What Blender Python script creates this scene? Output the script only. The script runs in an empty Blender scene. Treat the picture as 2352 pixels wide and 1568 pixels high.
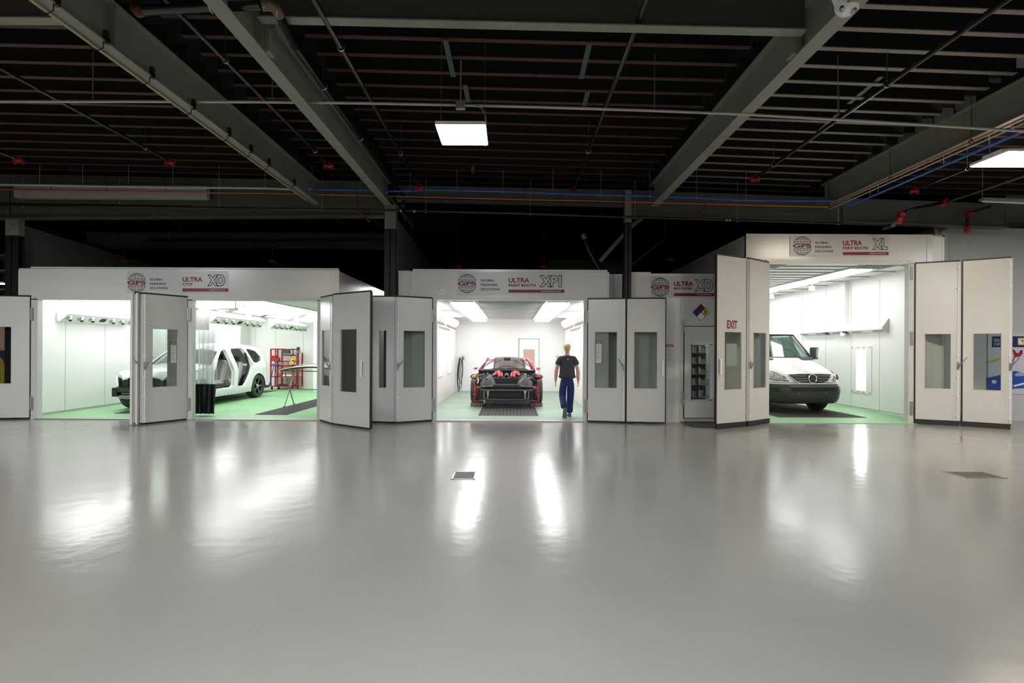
import bpy, bmesh, math, random
from mathutils import Vector, Matrix
from mathutils.geometry import tessellate_polygon
random.seed(7)
C = bpy.context.scene.collection
# ---------------- camera ----------------
F = 1150.0; CX = 1176.0; HY = 803.0; RO = 0.005; EYE = 1.6
cam_d = bpy.data.cameras.new('camera'); cam = bpy.data.objects.new('camera', cam_d); C.objects.link(cam)
cam_d.sensor_width = 36; cam_d.lens = F*36/2352; cam_d.shift_y = (HY-784)/2352; cam_d.clip_end = 200
CRO, SRO = math.cos(RO), math.sin(RO)
cam.matrix_world = Matrix(((CRO, -SRO, 0, 0), (0, 0, -1, 0), (SRO, CRO, 0, EYE), (0, 0, 0, 1)))
bpy.context.scene.camera = cam
# ---------------- world, exposure ----------------
w = bpy.data.worlds.new('world'); bpy.context.scene.world = w; w.use_nodes = True
w.node_tree.nodes['Background'].inputs[0].default_value = (0.55, 0.6, 0.65, 1)
w.node_tree.nodes['Background'].inputs[1].default_value = 0.0
vs = bpy.context.scene.view_settings
vs.view_transform = 'Standard'; vs.look = 'None'; vs.gamma = 1; vs.use_curve_mapping = False; vs.exposure = 0.98
HALL = 46.0      # emission strength of hall lamps
BOOTH = 3.7    # booth ceiling fixtures
# ---------------- pixel helpers ----------------
def W(px, py, Y):
    u = (px-CX)/F; v = -(py-HY)/F
    return Vector(((u*CRO - v*SRO)*Y, Y, EYE + (v*CRO + u*SRO)*Y))
def G(px, py, z=0.0):
    u = (px-CX)/F; v = -(py-HY)/F
    k = (z-EYE)/(v*CRO + u*SRO)
    return Vector(((u*CRO - v*SRO)*k, k, z))
YF = 11.15
def XF(px): return (px-CX)/F*YF
# ---------------- materials ----------------
MATS = {}
def mat(name, col, rough=0.5, metal=0.0, emit=0.0, spec=0.5, coat=0.0, noise=None, bump=None, ecol=None):
    if name in MATS: return MATS[name]
    m = bpy.data.materials.new(name); m.use_nodes = True; MATS[name] = m
    nt = m.node_tree; b = nt.nodes['Principled BSDF']
    b.inputs['Base Color'].default_value = (*col, 1)
    b.inputs['Roughness'].default_value = rough; b.inputs['Metallic'].default_value = metal
    b.inputs['Specular IOR Level'].default_value = spec
    b.inputs['Coat Weight'].default_value = coat
    if emit:
        b.inputs['Emission Color'].default_value = (*(ecol or col), 1); b.inputs['Emission Strength'].default_value = emit
    if noise or bump:
        tc = nt.nodes.new('ShaderNodeTexCoord')
    if noise:   # (scale, col2, amount, rough variation)
        n = nt.nodes.new('ShaderNodeTexNoise'); n.inputs['Scale'].default_value = noise[0]; n.inputs['Detail'].default_value = 5
        nt.links.new(tc.outputs['Object'], n.inputs['Vector'])
        r = nt.nodes.new('ShaderNodeMapRange'); r.inputs[1].default_value = 0.35; r.inputs[2].default_value = 0.68
        nt.links.new(n.outputs['Fac'], r.inputs[0])
        mx = nt.nodes.new('ShaderNodeMix'); mx.data_type = 'RGBA'
        mx.inputs[6].default_value = (*col, 1); mx.inputs[7].default_value = (*noise[1], 1)
        ml = nt.nodes.new('ShaderNodeMath'); ml.operation = 'MULTIPLY'; ml.inputs[1].default_value = noise[2]
        nt.links.new(r.outputs[0], ml.inputs[0]); nt.links.new(ml.outputs[0], mx.inputs[0])
        nt.links.new(mx.outputs[2], b.inputs['Base Color'])
    if bump:    # (scale, strength, distance)
        n2 = nt.nodes.new('ShaderNodeTexNoise'); n2.inputs['Scale'].default_value = bump[0]; n2.inputs['Detail'].default_value = 3
        nt.links.new(tc.outputs['Object'], n2.inputs['Vector'])
        bp = nt.nodes.new('ShaderNodeBump'); bp.inputs['Strength'].default_value = bump[1]; bp.inputs['Distance'].default_value = bump[2]
        nt.links.new(n2.outputs['Fac'], bp.inputs['Height']); nt.links.new(bp.outputs[0], b.inputs['Normal'])
    return m
def glassmat(name, tint, gloss=0.08, rough=0.02):
    if name in MATS: return MATS[name]
    m = bpy.data.materials.new(name); m.use_nodes = True; MATS[name] = m
    nt = m.node_tree; nt.nodes.clear()
    o = nt.nodes.new('ShaderNodeOutputMaterial'); t = nt.nodes.new('ShaderNodeBsdfTransparent'); t.inputs[0].default_value = (*tint, 1)
    g = nt.nodes.new('ShaderNodeBsdfGlossy'); g.inputs['Roughness'].default_value = rough
    lw = nt.nodes.new('ShaderNodeLayerWeight'); lw.inputs[0].default_value = .5
    pw = nt.nodes.new('ShaderNodeMath'); pw.operation = 'POWER'; pw.inputs[1].default_value = 4; nt.links.new(lw.outputs['Facing'], pw.inputs[0])
    f = nt.nodes.new('ShaderNodeMath'); f.operation = 'MULTIPLY_ADD'; f.inputs[1].default_value = .6; f.inputs[2].default_value = gloss*.35; nt.links.new(pw.outputs[0], f.inputs[0])
    mx = nt.nodes.new('ShaderNodeMixShader')
    nt.links.new(f.outputs[0], mx.inputs[0]); nt.links.new(t.outputs[0], mx.inputs[1]); nt.links.new(g.outputs[0], mx.inputs[2])
    nt.links.new(mx.outputs[0], o.inputs[0]); return m
def lightmat(name, col, strength):
    if name in MATS: return MATS[name]
    m = bpy.data.materials.new(name); m.use_nodes = True; MATS[name] = m
    nt = m.node_tree; nt.nodes.clear()
    o = nt.nodes.new('ShaderNodeOutputMaterial'); e = nt.nodes.new('ShaderNodeEmission')
    e.inputs[0].default_value = (*col, 1); e.inputs[1].default_value = strength
    nt.links.new(e.outputs[0], o.inputs[0]); return m
mat('panel', (0.62, 0.62, 0.60), 0.24, noise=(0.7, (0.57, 0.57, 0.55), 0.7))
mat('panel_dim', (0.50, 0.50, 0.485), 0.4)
mat('inner', (0.86, 0.86, 0.85), 0.35)
mat('innerseam', (0.42, 0.44, 0.43), 0.6)
mat('trim', (0.56, 0.56, 0.545), 0.35)
mat('green', (0.22, 0.46, 0.23), 0.5, noise=(1.3, (0.30, 0.52, 0.29), 0.8))
mat('greenpale', (0.26, 0.38, 0.28), 0.5, noise=(1.1, (0.34, 0.41, 0.33), 0.9))
mat('steelpaint', (0.25, 0.25, 0.215), 0.5, noise=(2.0, (0.19, 0.19, 0.165), 0.7))
mat('web_shade', (0.055, 0.05, 0.042), 0.6)  # shade on the cross beam web put into its colour
mat('joistweb_shade', (0.004, 0.0035, 0.0035), 0.8)  # near-black colour stands for the unlit joist sides
mat('steelgrey', (0.105, 0.10, 0.088), 0.5, noise=(1.5, (0.085, 0.083, 0.075), 0.8))
mat('joist', (0.070, 0.024, 0.018), 0.6, noise=(3, (0.055, 0.030, 0.020), 0.8))
mat('joist_lit', (0.24, 0.20, 0.18), 0.45)  # lighter joist copy, glow of the right lamp put into the colour
mat('deck', (0.002, 0.002, 0.0025), 0.9)
mat('black', (0.012, 0.012, 0.013), 0.5)
mat('blackgloss', (0.012, 0.012, 0.013), 0.2)
mat('dark', (0.035, 0.036, 0.038), 0.5)
mat('darkwall', (0.055, 0.05, 0.045), 0.7)
mat('rubber', (0.02, 0.02, 0.021), 0.65)
mat('tyre', (0.035, 0.034, 0.032), 0.6)
mat('chrome', (0.8, 0.8, 0.8), 0.12, 1.0)
mat('steel', (0.45, 0.45, 0.44), 0.35, 1.0)
mat('zinc', (0.45, 0.45, 0.43), 0.45, 0.7)
mat('blue', (0.015, 0.11, 0.50), 0.35)
mat('copper', (0.50, 0.17, 0.06), 0.4, 0.6)
mat('conduit', (0.46, 0.46, 0.41), 0.45, 0.3)
mat('whitepipe', (0.50, 0.51, 0.45), 0.4)
mat('red', (0.33, 0.010, 0.012), 0.4)
mat('signred', (0.20, 0.008, 0.022), 0.5)
mat('signblack', (0.012, 0.015, 0.016), 0.5)
mat('signgrey', (0.50, 0.51, 0.50), 0.35)
mat('white', (0.8, 0.8, 0.8), 0.4)
mat('carwhite', (0.80, 0.80, 0.81), 0.25, coat=0.6)
mat('carred', (0.62, 0.05, 0.06), 0.22, coat=0.8)
mat('vanwhite', (0.74, 0.73, 0.75), 0.22, coat=0.7)
mat('plastic', (0.03, 0.033, 0.036), 0.42)
mat('wood', (0.22, 0.15, 0.14), 0.75, noise=(9, (0.15, 0.10, 0.10), 0.8))
mat('grate', (0.15, 0.14, 0.145), 0.5, 0.3)
mat('draingrey', (0.22, 0.22, 0.21), 0.5)
mat('gratedark', (0.05, 0.045, 0.05), 0.7)
mat('seat', (0.45, 0.45, 0.45), 0.6)
mat('vinylblack', (0.02, 0.025, 0.027), 0.25)
mat('paper', (0.66, 0.67, 0.66), 0.6)
mat('yellow', (0.75, 0.55, 0.03), 0.5)
mat('skin', (0.62, 0.34, 0.25), 0.5)
mat('hair', (0.62, 0.42, 0.17), 0.55, bump=(90, 0.5, 0.01))
mat('shirt', (0.045, 0.045, 0.052), 0.85)
mat('jeans', (0.008, 0.02, 0.12), 0.8)
mat('sole', (0.16, 0.15, 0.12), 0.7)
glassmat('glass', (0.84, 0.87, 0.85), 0.12)
glassmat('tintglass', (0.42, 0.5, 0.48), 0.25)
m_ = glassmat('clearvinyl', (0.90, 0.91, 0.91), 0.1, 0.3); nt_ = m_.node_tree
df_ = nt_.nodes.new('ShaderNodeBsdfTranslucent'); df_.inputs[0].default_value = (.8, .81, .81, 1); dd_ = nt_.nodes.new('ShaderNodeBsdfDiffuse'); dd_.inputs[0].default_value = (.75, .76, .76, 1)
ad_ = nt_.nodes.new('ShaderNodeMixShader'); ad_.inputs[0].default_value = .5; nt_.links.new(df_.outputs[0], ad_.inputs[1]); nt_.links.new(dd_.outputs[0], ad_.inputs[2])
mm_ = nt_.nodes.new('ShaderNodeMixShader'); mm_.inputs[0].default_value = .24; nt_.links.new(nt_.nodes['Mix Shader'].outputs[0], mm_.inputs[1]); nt_.links.new(ad_.outputs[0], mm_.inputs[2]); nt_.links.new(mm_.outputs[0], nt_.nodes['Material Output'].inputs[0])
lightmat('lamp', (0.93, 0.97, 1.0), HALL)
lightmat('lampwarm', (1.0, 0.86, 0.68), HALL)
lightmat('boothlamp', (0.98, 1.0, 0.985), BOOTH)
lightmat('boothlamp_m', (0.97, 1.0, 1.0), 5.5)
lightmat('cornerfill', (0.97, 1.0, 1.0), 5.0)  # added glow on the blower tops, brightens the middle booth ceiling
lightmat('walllamp', (0.97, 1.0, 1.0), 1.6)
lightmat('boothlamp_r', (1.0, 1.0, 0.985), 5.2)
lightmat('boothlamp_x', (0.95, 1.0, 0.97), 2.0)
# ---------------- tagging ----------------
RM = {}
def thing(name, label, cat, loc=(0, 0, 0), rotz=0.0, group=None):
    o = bpy.data.objects.new(name, None); C.objects.link(o); o.empty_display_size = 0.1
    o.location = loc; o.rotation_euler = (0, 0, rotz); o['label'] = label; o['category'] = cat
    if group: o['group'] = group
    RM[o.name] = Matrix.Translation(Vector(loc)) @ Matrix.Rotation(rotz, 4, 'Z')
    return o
def tag(o, label, cat, group=None):
    o['label'] = label; o['category'] = cat
    if group: o['group'] = group
    return o
def struct(o): o['kind'] = 'structure'; return o
def lab(o, label): o['label'] = label; return o
def kids(o): return [c for c in o.children]
def dup(root, loc=None, rotz=None, label=None, group=None):
    r = root.copy(); C.objects.link(r)
    if loc is not None: r.location = loc
    if rotz is not None: r.rotation_euler = (0, 0, rotz)
    if label: r['label'] = label
    if group: r['group'] = group
    def rec(s, d):
        for ch in s.children:
            c = ch.copy(); C.objects.link(c); c.parent = d; c.matrix_parent_inverse = ch.matrix_parent_inverse.copy(); rec(ch, c)
    rec(root, r); return r
# ---------------- mesh builder ----------------
def frame(p0, p1, up=None):
    t = (Vector(p1)-Vector(p0)).normalized()
    r = Vector(up) if up else (Vector((0, 0, 1)) if abs(t.z) < 0.9 else Vector((0, 1, 0)))
    a = r.cross(t).normalized(); b = t.cross(a); return t, a, b
class MB:
    def __init__(s): s.v = []; s.f = []
    def add(s, vs, fs):
        n = len(s.v); s.v += [Vector(p) for p in vs]; s.f += [tuple(i+n for i in f) for f in fs]; return s
    def box(s, x0, x1, y0, y1, z0, z1):
        return s.add([(x0,y0,z0),(x1,y0,z0),(x1,y1,z0),(x0,y1,z0),(x0,y0,z1),(x1,y0,z1),(x1,y1,z1),(x0,y1,z1)],
                     [(3,2,1,0),(4,5,6,7),(0,1,5,4),(1,2,6,5),(2,3,7,6),(3,0,4,7)])
    def cbox(s, c, sx, sy, sz, rot=None):
        vs = [Vector((i*sx/2, j*sy/2, k*sz/2)) for k in (-1, 1) for i, j in ((-1,-1),(1,-1),(1,1),(-1,1))]
        if rot: vs = [rot @ v for v in vs]
        return s.add([v+Vector(c) for v in vs], [(3,2,1,0),(4,5,6,7),(0,1,5,4),(1,2,6,5),(2,3,7,6),(3,0,4,7)])
    def bar(s, p0, p1, wa, wb, up=None):
        t, a, b = frame(p0, p1, up); p0 = Vector(p0); p1 = Vector(p1)
        vs = [p + a*i*wa/2 + b*j*wb/2 for p in (p0, p1) for i, j in ((-1,-1),(1,-1),(1,1),(-1,1))]
        return s.add(vs, [(3,2,1,0),(4,5,6,7),(0,1,5,4),(1,2,6,5),(2,3,7,6),(3,0,4,7)])
    def rings(s, rs, cap=True, closed=False):
        n = len(rs[0]); base = len(s.v); vs = [p for r in rs for p in r]; fs = []
        m = len(rs)
        for i in range(m if closed else m-1):
            j = (i+1) % m
            for k in range(n):
                l = (k+1) % n
                fs.append((i*n+k, i*n+l, j*n+l, j*n+k))
        if cap and not closed:
            fs.append(tuple(range(n-1, -1, -1))); fs.append(tuple((m-1)*n+k for k in range(n)))
        return s.add(vs, fs)
    def cyl(s, p0, p1, r0, r1=None, n=12):
        if r1 is None: r1 = r0
        t, a, b = frame(p0, p1); rs = []
        for p, r in ((Vector(p0), r0), (Vector(p1), r1)):
            rs.append([p + (a*math.cos(q)+b*math.sin(q))*r for q in [2*math.pi*k/n for k in range(n)]])
        return s.rings(rs)
    def tube(s, pts, r, n=8, closed=False):
        pts = [Vector(p) for p in pts]; rs = []; m = len(pts)
        rr = r if isinstance(r, (list, tuple)) else [r]*m
        pa = None
        for i, p in enumerate(pts):
            if closed: t = pts[(i+1) % m]-pts[i-1]
            else: t = pts[min(i+1, m-1)]-pts[max(i-1, 0)]
            t.normalize()
            if pa is None:
                ref = Vector((0,0,1)) if abs(t.z) < 0.9 else Vector((1,0,0))
                pa = ref.cross(t).normalized()
            else: pa = (pa - t*pa.dot(t)).normalized()
            b = t.cross(pa)
            rs.append([p + (pa*math.cos(q)+b*math.sin(q))*rr[i] for q in [2*math.pi*k/n for k in range(n)]])
        return s.rings(rs, closed=closed)
    def lathe(s, prof, c, axis, n=24, closed=False):
        t = Vector(axis).normalized(); _, a, b = frame((0,0,0), t); c = Vector(c); rs = []
        for r, h in prof:
            rs.append([c + t*h + (a*math.cos(q)+b*math.sin(q))*r for q in [2*math.pi*k/n for k in range(n)]])
        return s.rings(rs, cap=not closed, closed=closed)
    def sph(s, c, rx, ry=None, rz=None, n=12, m=8):
        ry = ry or rx; rz = rz or rx; c = Vector(c); vs = [c+Vector((0,0,rz))]; fs = []
        for i in range(1, m):
            th = math.pi*i/m
            for k in range(n):
                q = 2*math.pi*k/n; vs.append(c+Vector((rx*math.sin(th)*math.cos(q), ry*math.sin(th)*math.sin(q), rz*math.cos(th))))
        vs.append(c-Vector((0,0,rz)))
        for k in range(n): fs.append((0, 1+k, 1+(k+1)%n))
        for i in range(m-2):
            for k in range(n):
                a = 1+i*n; b = a+n; fs.append((a+k, b+k, b+(k+1)%n, a+(k+1)%n))
        e = len(vs)-1
        for k in range(n): fs.append((e, 1+(m-2)*n+(k+1)%n, 1+(m-2)*n+k))
        return s.add(vs, fs)
    def poly(s, pts, off):        # planar polygon extruded by off
        n = len(pts); pts = [Vector(p) for p in pts]; off = Vector(off)
        return s.add(pts+[p+off for p in pts], [tuple(range(n-1,-1,-1)), tuple(range(n, 2*n))] + [(i, (i+1)%n, n+(i+1)%n, n+i) for i in range(n)])
    def patch(s, loops, mp, th=0.01, grid=0.1):   # 2D outline+holes -> mapped surface with thickness; mp(u,v,t)
        bm = bmesh.new(); flat = []
        for l in loops: flat += [Vector((a, b, 0)) for a, b in l]
        tris = tessellate_polygon([[Vector((a, b, 0)) for a, b in l] for l in loops])
        bv = [bm.verts.new(p) for p in flat]
        for t in tris:
            try: bm.faces.new([bv[i] for i in t])
            except ValueError: pass
        xs = [p.x for p in flat]; ys = [p.y for p in flat]
        for ax, lo, hi in ((0, min(xs), max(xs)), (1, min(ys), max(ys))):
            k = lo + grid
            while k < hi - 1e-4:
                co = Vector((k,0,0)) if ax == 0 else Vector((0,k,0)); no = Vector((1,0,0)) if ax == 0 else Vector((0,1,0))
                bmesh.ops.bisect_plane(bm, geom=bm.verts[:]+bm.edges[:]+bm.faces[:], plane_co=co, plane_no=no, dist=1e-5)
                k += grid
        bmesh.ops.recalc_face_normals(bm, faces=bm.faces[:])
        bm.verts.index_update(); n = len(bm.verts)
        vs = [Vector(mp(v.co.x, v.co.y, 0)) for v in bm.verts] + [Vector(mp(v.co.x, v.co.y, th)) for v in bm.verts]
        fs = []
        for f in bm.faces:
            ids = [v.index for v in f.verts]
            if f.normal.z < 0: ids.reverse()
            fs.append(tuple(ids)); fs.append(tuple(i+n for i in reversed(ids)))
        for e in bm.edges:
            if len(e.link_faces) == 1:
                a, b = e.verts[0].index, e.verts[1].index; fs.append((a, b, b+n, a+n))
        bm.free(); return s.add(vs, fs)
    def ribbon(s, pts, wd, mp, closed=False):      # flat line in 2D
        n = len(pts); L = []; R = []
        for i in range(n):
            a = Vector(pts[(i-1) % n] if (closed or i > 0) else pts[i]); b = Vector(pts[(i+1) % n] if (closed or i < n-1) else pts[i])
            t = (b-a); t = t.normalized() if t.length > 0 else Vector((1, 0)); nn = Vector((-t.y, t.x))*wd/2; p = Vector(pts[i])
            L.append(p+nn); R.append(p-nn)
        m = n if closed else n-1
        return s.add([mp(p.x, p.y) for p in L]+[mp(p.x, p.y) for p in R], [(i, (i+1)%n, n+(i+1)%n, n+i) for i in range(m)])
    def text(s, txt, mp, x0, x1, y0, y1, bold=0.0, outline=0.0, font_sp=1.0):
        k = (txt, bold, outline, font_sp)
        if k not in TXT:
            cu = bpy.data.curves.new('t', 'FONT'); cu.body = txt; cu.size = 1; cu.offset = bold; cu.space_character = font_sp; cu.resolution_u = 4
            if outline: cu.fill_mode = 'NONE'; cu.bevel_depth = outline; cu.bevel_resolution = 0
            o = bpy.data.objects.new('t', cu); C.objects.link(o)
            dg = bpy.context.evaluated_depsgraph_get(); dg.update()
            me = bpy.data.meshes.new_from_object(o.evaluated_get(dg))
            vs = [(v.co.x, v.co.y) for v in me.vertices]; fs = [tuple(p.vertices) for p in me.polygons]
            bpy.data.objects.remove(o); bpy.data.curves.remove(cu); bpy.data.meshes.remove(me)
            TXT[k] = (vs, fs)
        vs, fs = TXT[k]
        ax = min(v[0] for v in vs); bx = max(v[0] for v in vs); ay = min(v[1] for v in vs); by = max(v[1] for v in vs)
        return s.add([mp(x0+(v[0]-ax)/(bx-ax)*(x1-x0), y0+(v[1]-ay)/(by-ay)*(y1-y0)) for v in vs], fs)
    def build(s, name, m, parent=None, world=False, bevel=0.0, sharp=35, shift=None):
        me = bpy.data.meshes.new(name)
        vs = s.v if shift is None else [v-Vector(shift) for v in s.v]
        me.from_pydata([tuple(v) for v in vs], [], s.f)
        bm = bmesh.new(); bm.from_mesh(me); bmesh.ops.recalc_face_normals(bm, faces=bm.faces[:])
        if bevel:
            es = [e for e in bm.edges if len(e.link_faces) == 2 and e.calc_face_angle(0) > 0.6]
            bmesh.ops.bevel(bm, geom=es, offset=bevel, segments=2, affect='EDGES', profile=0.6)
        for f in bm.faces: f.smooth = True
        bm.to_mesh(me); bm.free()
        me.set_sharp_from_angle(angle=math.radians(sharp))
        me.materials.append(MATS[m] if isinstance(m, str) else m)
        o = bpy.data.objects.new(name, me); C.objects.link(o)
        if shift is not None: o.location = shift
        if parent is not None:
            o.parent = parent
            if world and parent.name in RM: o.matrix_parent_inverse = RM[parent.name].inverted()
        return o
TXT = {}
def _pieces(s, name, m, parent=None, world=False, **kw):
    n = len(s.v); par = list(range(n))
    def find(a):
        while par[a] != a: par[a] = par[par[a]]; a = par[a]
        return a
    for f in s.f:
        for i in f[1:]: par[find(i)] = find(f[0])
    gr = {}
    for f in s.f: gr.setdefault(find(f[0]), []).append(f)
    out = []
    for fs in gr.values():
        ids = sorted({i for f in fs for i in f}); mp = {a: k for k, a in enumerate(ids)}
        q = MB(); q.v = [s.v[i] for i in ids]; q.f = [tuple(mp[i] for i in f) for f in fs]
        out.append(q.build(name, m, parent, world, **kw))
    return out
MB.pieces = _pieces
def fmap(Y):      # facade plane px mapper
    return lambda x, y: W(x, y, Y)
# ================= SETTING =================
def floormat():
    m = mat('epoxy', (0.36, 0.36, 0.345), 0.3, spec=0.5)
    nt = m.node_tree; b = nt.nodes['Principled BSDF']
    tc = nt.nodes.new('ShaderNodeTexCoord')
    n = nt.nodes.new('ShaderNodeTexNoise'); n.inputs['Scale'].default_value = 0.55; n.inputs['Detail'].default_value = 3
    nt.links.new(tc.outputs['Object'], n.inputs['Vector'])
    r = nt.nodes.new('ShaderNodeMapRange'); r.inputs[1].default_value = 0.0; r.inputs[2].default_value = 1.0
    r.inputs[3].default_value = 0.06; r.inputs[4].default_value = 0.30
    nt.links.new(n.outputs['Fac'], r.inputs[0]); nt.links.new(r.outputs[0], b.inputs['Roughness'])
    mx = nt.nodes.new('ShaderNodeMix'); mx.data_type = 'RGBA'
    mx.inputs[6].default_value = (0.245, 0.238, 0.222, 1); mx.inputs[7].default_value = (0.295, 0.283, 0.262, 1)
    nt.links.new(n.outputs['Fac'], mx.inputs[0]); nt.links.new(mx.outputs[2], b.inputs['Base Color'])
    n2 = nt.nodes.new('ShaderNodeTexNoise'); n2.inputs['Scale'].default_value = 5.5; n2.inputs['Detail'].default_value = 3
    nt.links.new(tc.outputs['Object'], n2.inputs['Vector'])
    bp = nt.nodes.new('ShaderNodeBump'); bp.inputs['Strength'].default_value = 0.10; bp.inputs['Distance'].default_value = 0.02
    nt.links.new(n2.outputs['Fac'], bp.inputs['Height']); nt.links.new(bp.outputs[0], b.inputs['Normal'])
floormat()
# floor with pits for the two drains
dr1 = (G(1036, 1100).x, G(1091, 1100).x, G(1060, 1101).y, G(1060, 1083).y)
dr2 = (G(2240, 1098).x-0.12, G(2312, 1098).x, G(2280, 1098.5).y, G(2280, 1083.5).y)
o = MB().box(-19, 19, -7, 26, -0.3, 0).build('floor', 'epoxy'); struct(o)
struct(MB().box(-19, 19, -7, 26, 6.1, 6.3).build('ceiling', 'deck'))
struct(MB().box(-19.2, -19, -7, 26, -0.3, 6.3).build('wall_left', 'darkwall'))
struct(MB().box(19, 19.2, -7, 26, -0.3, 6.3).build('wall_right', 'darkwall'))
struct(MB().box(-19.2, 19.2, -7.2, -7, -0.3, 6.3).build('wall_rear', 'darkwall'))
struct(MB().box(-19.2, 19.2, 26, 26.2, -0.3, 6.3).build('wall_front', 'black'))

def drain(d, label):
    x0, x1, y0, y1 = d; t = thing('floor_drain', label, 'drain', ((x0+x1)/2, (y0+y1)/2, 0), group=None)
    f = MB(); w_ = 0.022
    f.box(x0, x1, y0, y0+w_, 0, .005); f.box(x0, x1, y1-w_, y1, 0, .005); f.box(x0, x0+w_, y0, y1, 0, .005); f.box(x1-w_, x1, y0, y1, 0, .005)
    f.build('frame', 'steel', t, True)
    g = MB(); g.box(x0+w_, x1-w_, y0+w_, y1-w_, 0, .001); g.build('pit', 'black', t, True)
    b = MB(); n = 15
    for i in range(n):
        x = x0+w_+(x1-x0-2*w_)*(i+.5)/n; b.box(x-.003, x+.003, y0+w_, y1-w_, .001, .0045)
    for i in range(6):
        y = y0+w_+(y1-y0-2*w_)*(i+.5)/6; b.box(x0+w_, x1-w_, y-.004, y+.004, .001, .0045)
    b.build('grate', 'draingrey', t, True)
drain(dr1, 'square steel floor drain grate set in the bare floor below the middle booth')
drain(dr2, 'dark steel floor drain grate near the right edge of the floor')

# ================= BOOTHS =================
ZT = {}
def quadpanel(mb, px0, px1, z0, z1, y0, y1): return mb.box(XF(px0), XF(px1), y0, y1, z0, z1)
def rivets(xs, z, y, parent, m='steel', name='rivet_row'):
    b = MB()
    for x in xs: b.cyl((x, y, z), (x, y-.006, z), .011, .008, 8)
    return b.build(name, m, parent, True)
def door_leaf(root, P0, P1, z0, z1, win, side=1, m='panel', seal='black', handle=None, lever=None, vseal=(0, 0)):
    """leaf between floor points P0->P1 (left to right as seen), window as (u0,u1,za,zb) with u in 0..1"""
    P0 = Vector((P0[0], P0[1], 0)); P1 = Vector((P1[0], P1[1], 0)); L = (P1-P0).length; t = (P1-P0)/L
    nrm = Vector((t.y, -t.x, 0))                 # towards the viewer
    if nrm.y > 0: nrm = -nrm
    th = 0.045
    def mp(u, v, d=0): return P0 + t*u + Vector((0, 0, v)) - nrm*(d)
    u0, u1, za, zb = win[0]*L, win[1]*L, win[2], win[3]
    p = MB(); p.patch([[(0.012, z0+.012), (L-.012, z0+.012), (L-.012, z1-.012), (0.012, z1-.012)], [(u0, za), (u0, zb), (u1, zb), (u1, za)]], mp, th, 5)
    leaf = p.build('door_leaf', m, root, True)
    # black gasket around
    s = MB()
    for a, b_ in [((0, z0), (L, z0)), ((0, z1), (L, z1))] + ([((0, z0), (0, z1))] if vseal[0] else []) + ([((L, z0), (L, z1))] if vseal[1] else []):
        q0 = mp(a[0], a[1], th/2+.004); q1 = mp(b_[0], b_[1], th/2+.004); s.bar(q0, q1, .022 if a[1] != b_[1] else th, th if a[1] != b_[1] else .022, nrm if a[1] == b_[1] else nrm)
    s.build('gasket', seal, leaf)
    e_ = MB()
    for uu in [x for x, k_ in ((0.006, vseal[0]), (L-.006, vseal[1])) if not k_]: e_.bar(mp(uu, z0+.015, th/2), mp(uu, z1-.015, th/2), th+.008, .014, nrm)
    if e_.v: e_.pieces('edge_cap', 'trim', leaf)
    fr = MB(); w_ = 0.018
    for a, b_ in (((u0-w_, za), (u0, zb)), ((u1, za), (u1+w_, zb)), ((u0-w_, zb), (u1+w_, zb+w_)), ((u0-w_, za-w_), (u1+w_, za))):
        fr.add([mp(x, y, -.004) for x, y in ((a[0], a[1]), (b_[0], a[1]), (b_[0], b_[1]), (a[0], b_[1]))] + [mp(x, y, 0.0) for x, y in ((a[0], a[1]), (b_[0], a[1]), (b_[0], b_[1]), (a[0], b_[1]))],
               [(0,1,2,3),(7,6,5,4),(0,4,5,1),(1,5,6,2),(2,6,7,3),(3,7,4,0)])
    fr.build('window_frame', 'trim', leaf)
    g = MB(); g.add([mp(x, y, d) for d in (.02, .026) for x, y in ((u0, za), (u1, za), (u1, zb), (u0, zb))], [(0,1,2,3),(7,6,5,4),(0,4,5,1),(1,5,6,2),(2,6,7,3),(3,7,4,0)])
    g.build('window_pane', 'glass', leaf)
    if handle is not None:      # white flat pull plate, u position
        h = MB(); hu = handle*L; zc = z0+1.18
        h.bar(mp(hu, zc-.17, -.035), mp(hu, zc+.17, -.035), .05, .012, nrm)
        for zz in (zc-.15, zc+.15): h.bar(mp(hu, zz, 0), mp(hu, zz, -.035), .05, .02)
        h.build('pull_handle', 'white', leaf)
    if lever is not None:       # latch rod with lever; u position, open direction
        hu, dirn = lever; hu *= L; zc = z0+1.22
        r = MB(); r.cyl(mp(hu, z0+.03, -.02), mp(hu, z1-.03, -.02), .009, n=8)
        for zz in (z0+.12, z0+.55, z0+.95, zc+.2, z1-.6, z1-.15): r.bar(mp(hu-.02, zz, -.012), mp(hu+.02, zz, -.012), .05, .026, (0,0,1))
        r.build('latch_rod', 'white' if m == 'panel' else 'trim', leaf)
        l = MB(); l.bar(mp(hu, zc-.1, -.03), mp(hu, zc+.06, -.03), .035, .02, nrm)
        l.bar(mp(hu, zc-.04, -.045), mp(hu+dirn*.12, zc+.17, -.12), .02, .012); l.bar(mp(hu, zc-.09, -.045), mp(hu+dirn*.03, zc+.06, -.09), .018, .012)
        l.build('lever_handle', 'steel', leaf)
    # edge rivets
    rv = MB()
    for k in range(7):
        zz = z0+.12+(z1-z0-.24)*k/6
        for uu in (.035, L-.035): rv.cyl(mp(uu, zz, 0), mp(uu, zz, -.004), .006, n=6)
    rv.build('rivets', 'steel', leaf)
    return leaf, mp, L
def hinge(root, x, y, z, h=.28):
    b = MB(); b.box(x-.035, x-.004, y-.012, y, z, z+h); b.box(x+.004, x+.035, y-.012, y, z, z+h)
    for k in range(5): b.cyl((x, y-.014, z+h*k/5+.008), (x, y-.014, z+h*(k+1)/5-.008), .012, n=8)
    return b.build('hinge', 'zinc', root, True)
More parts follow.
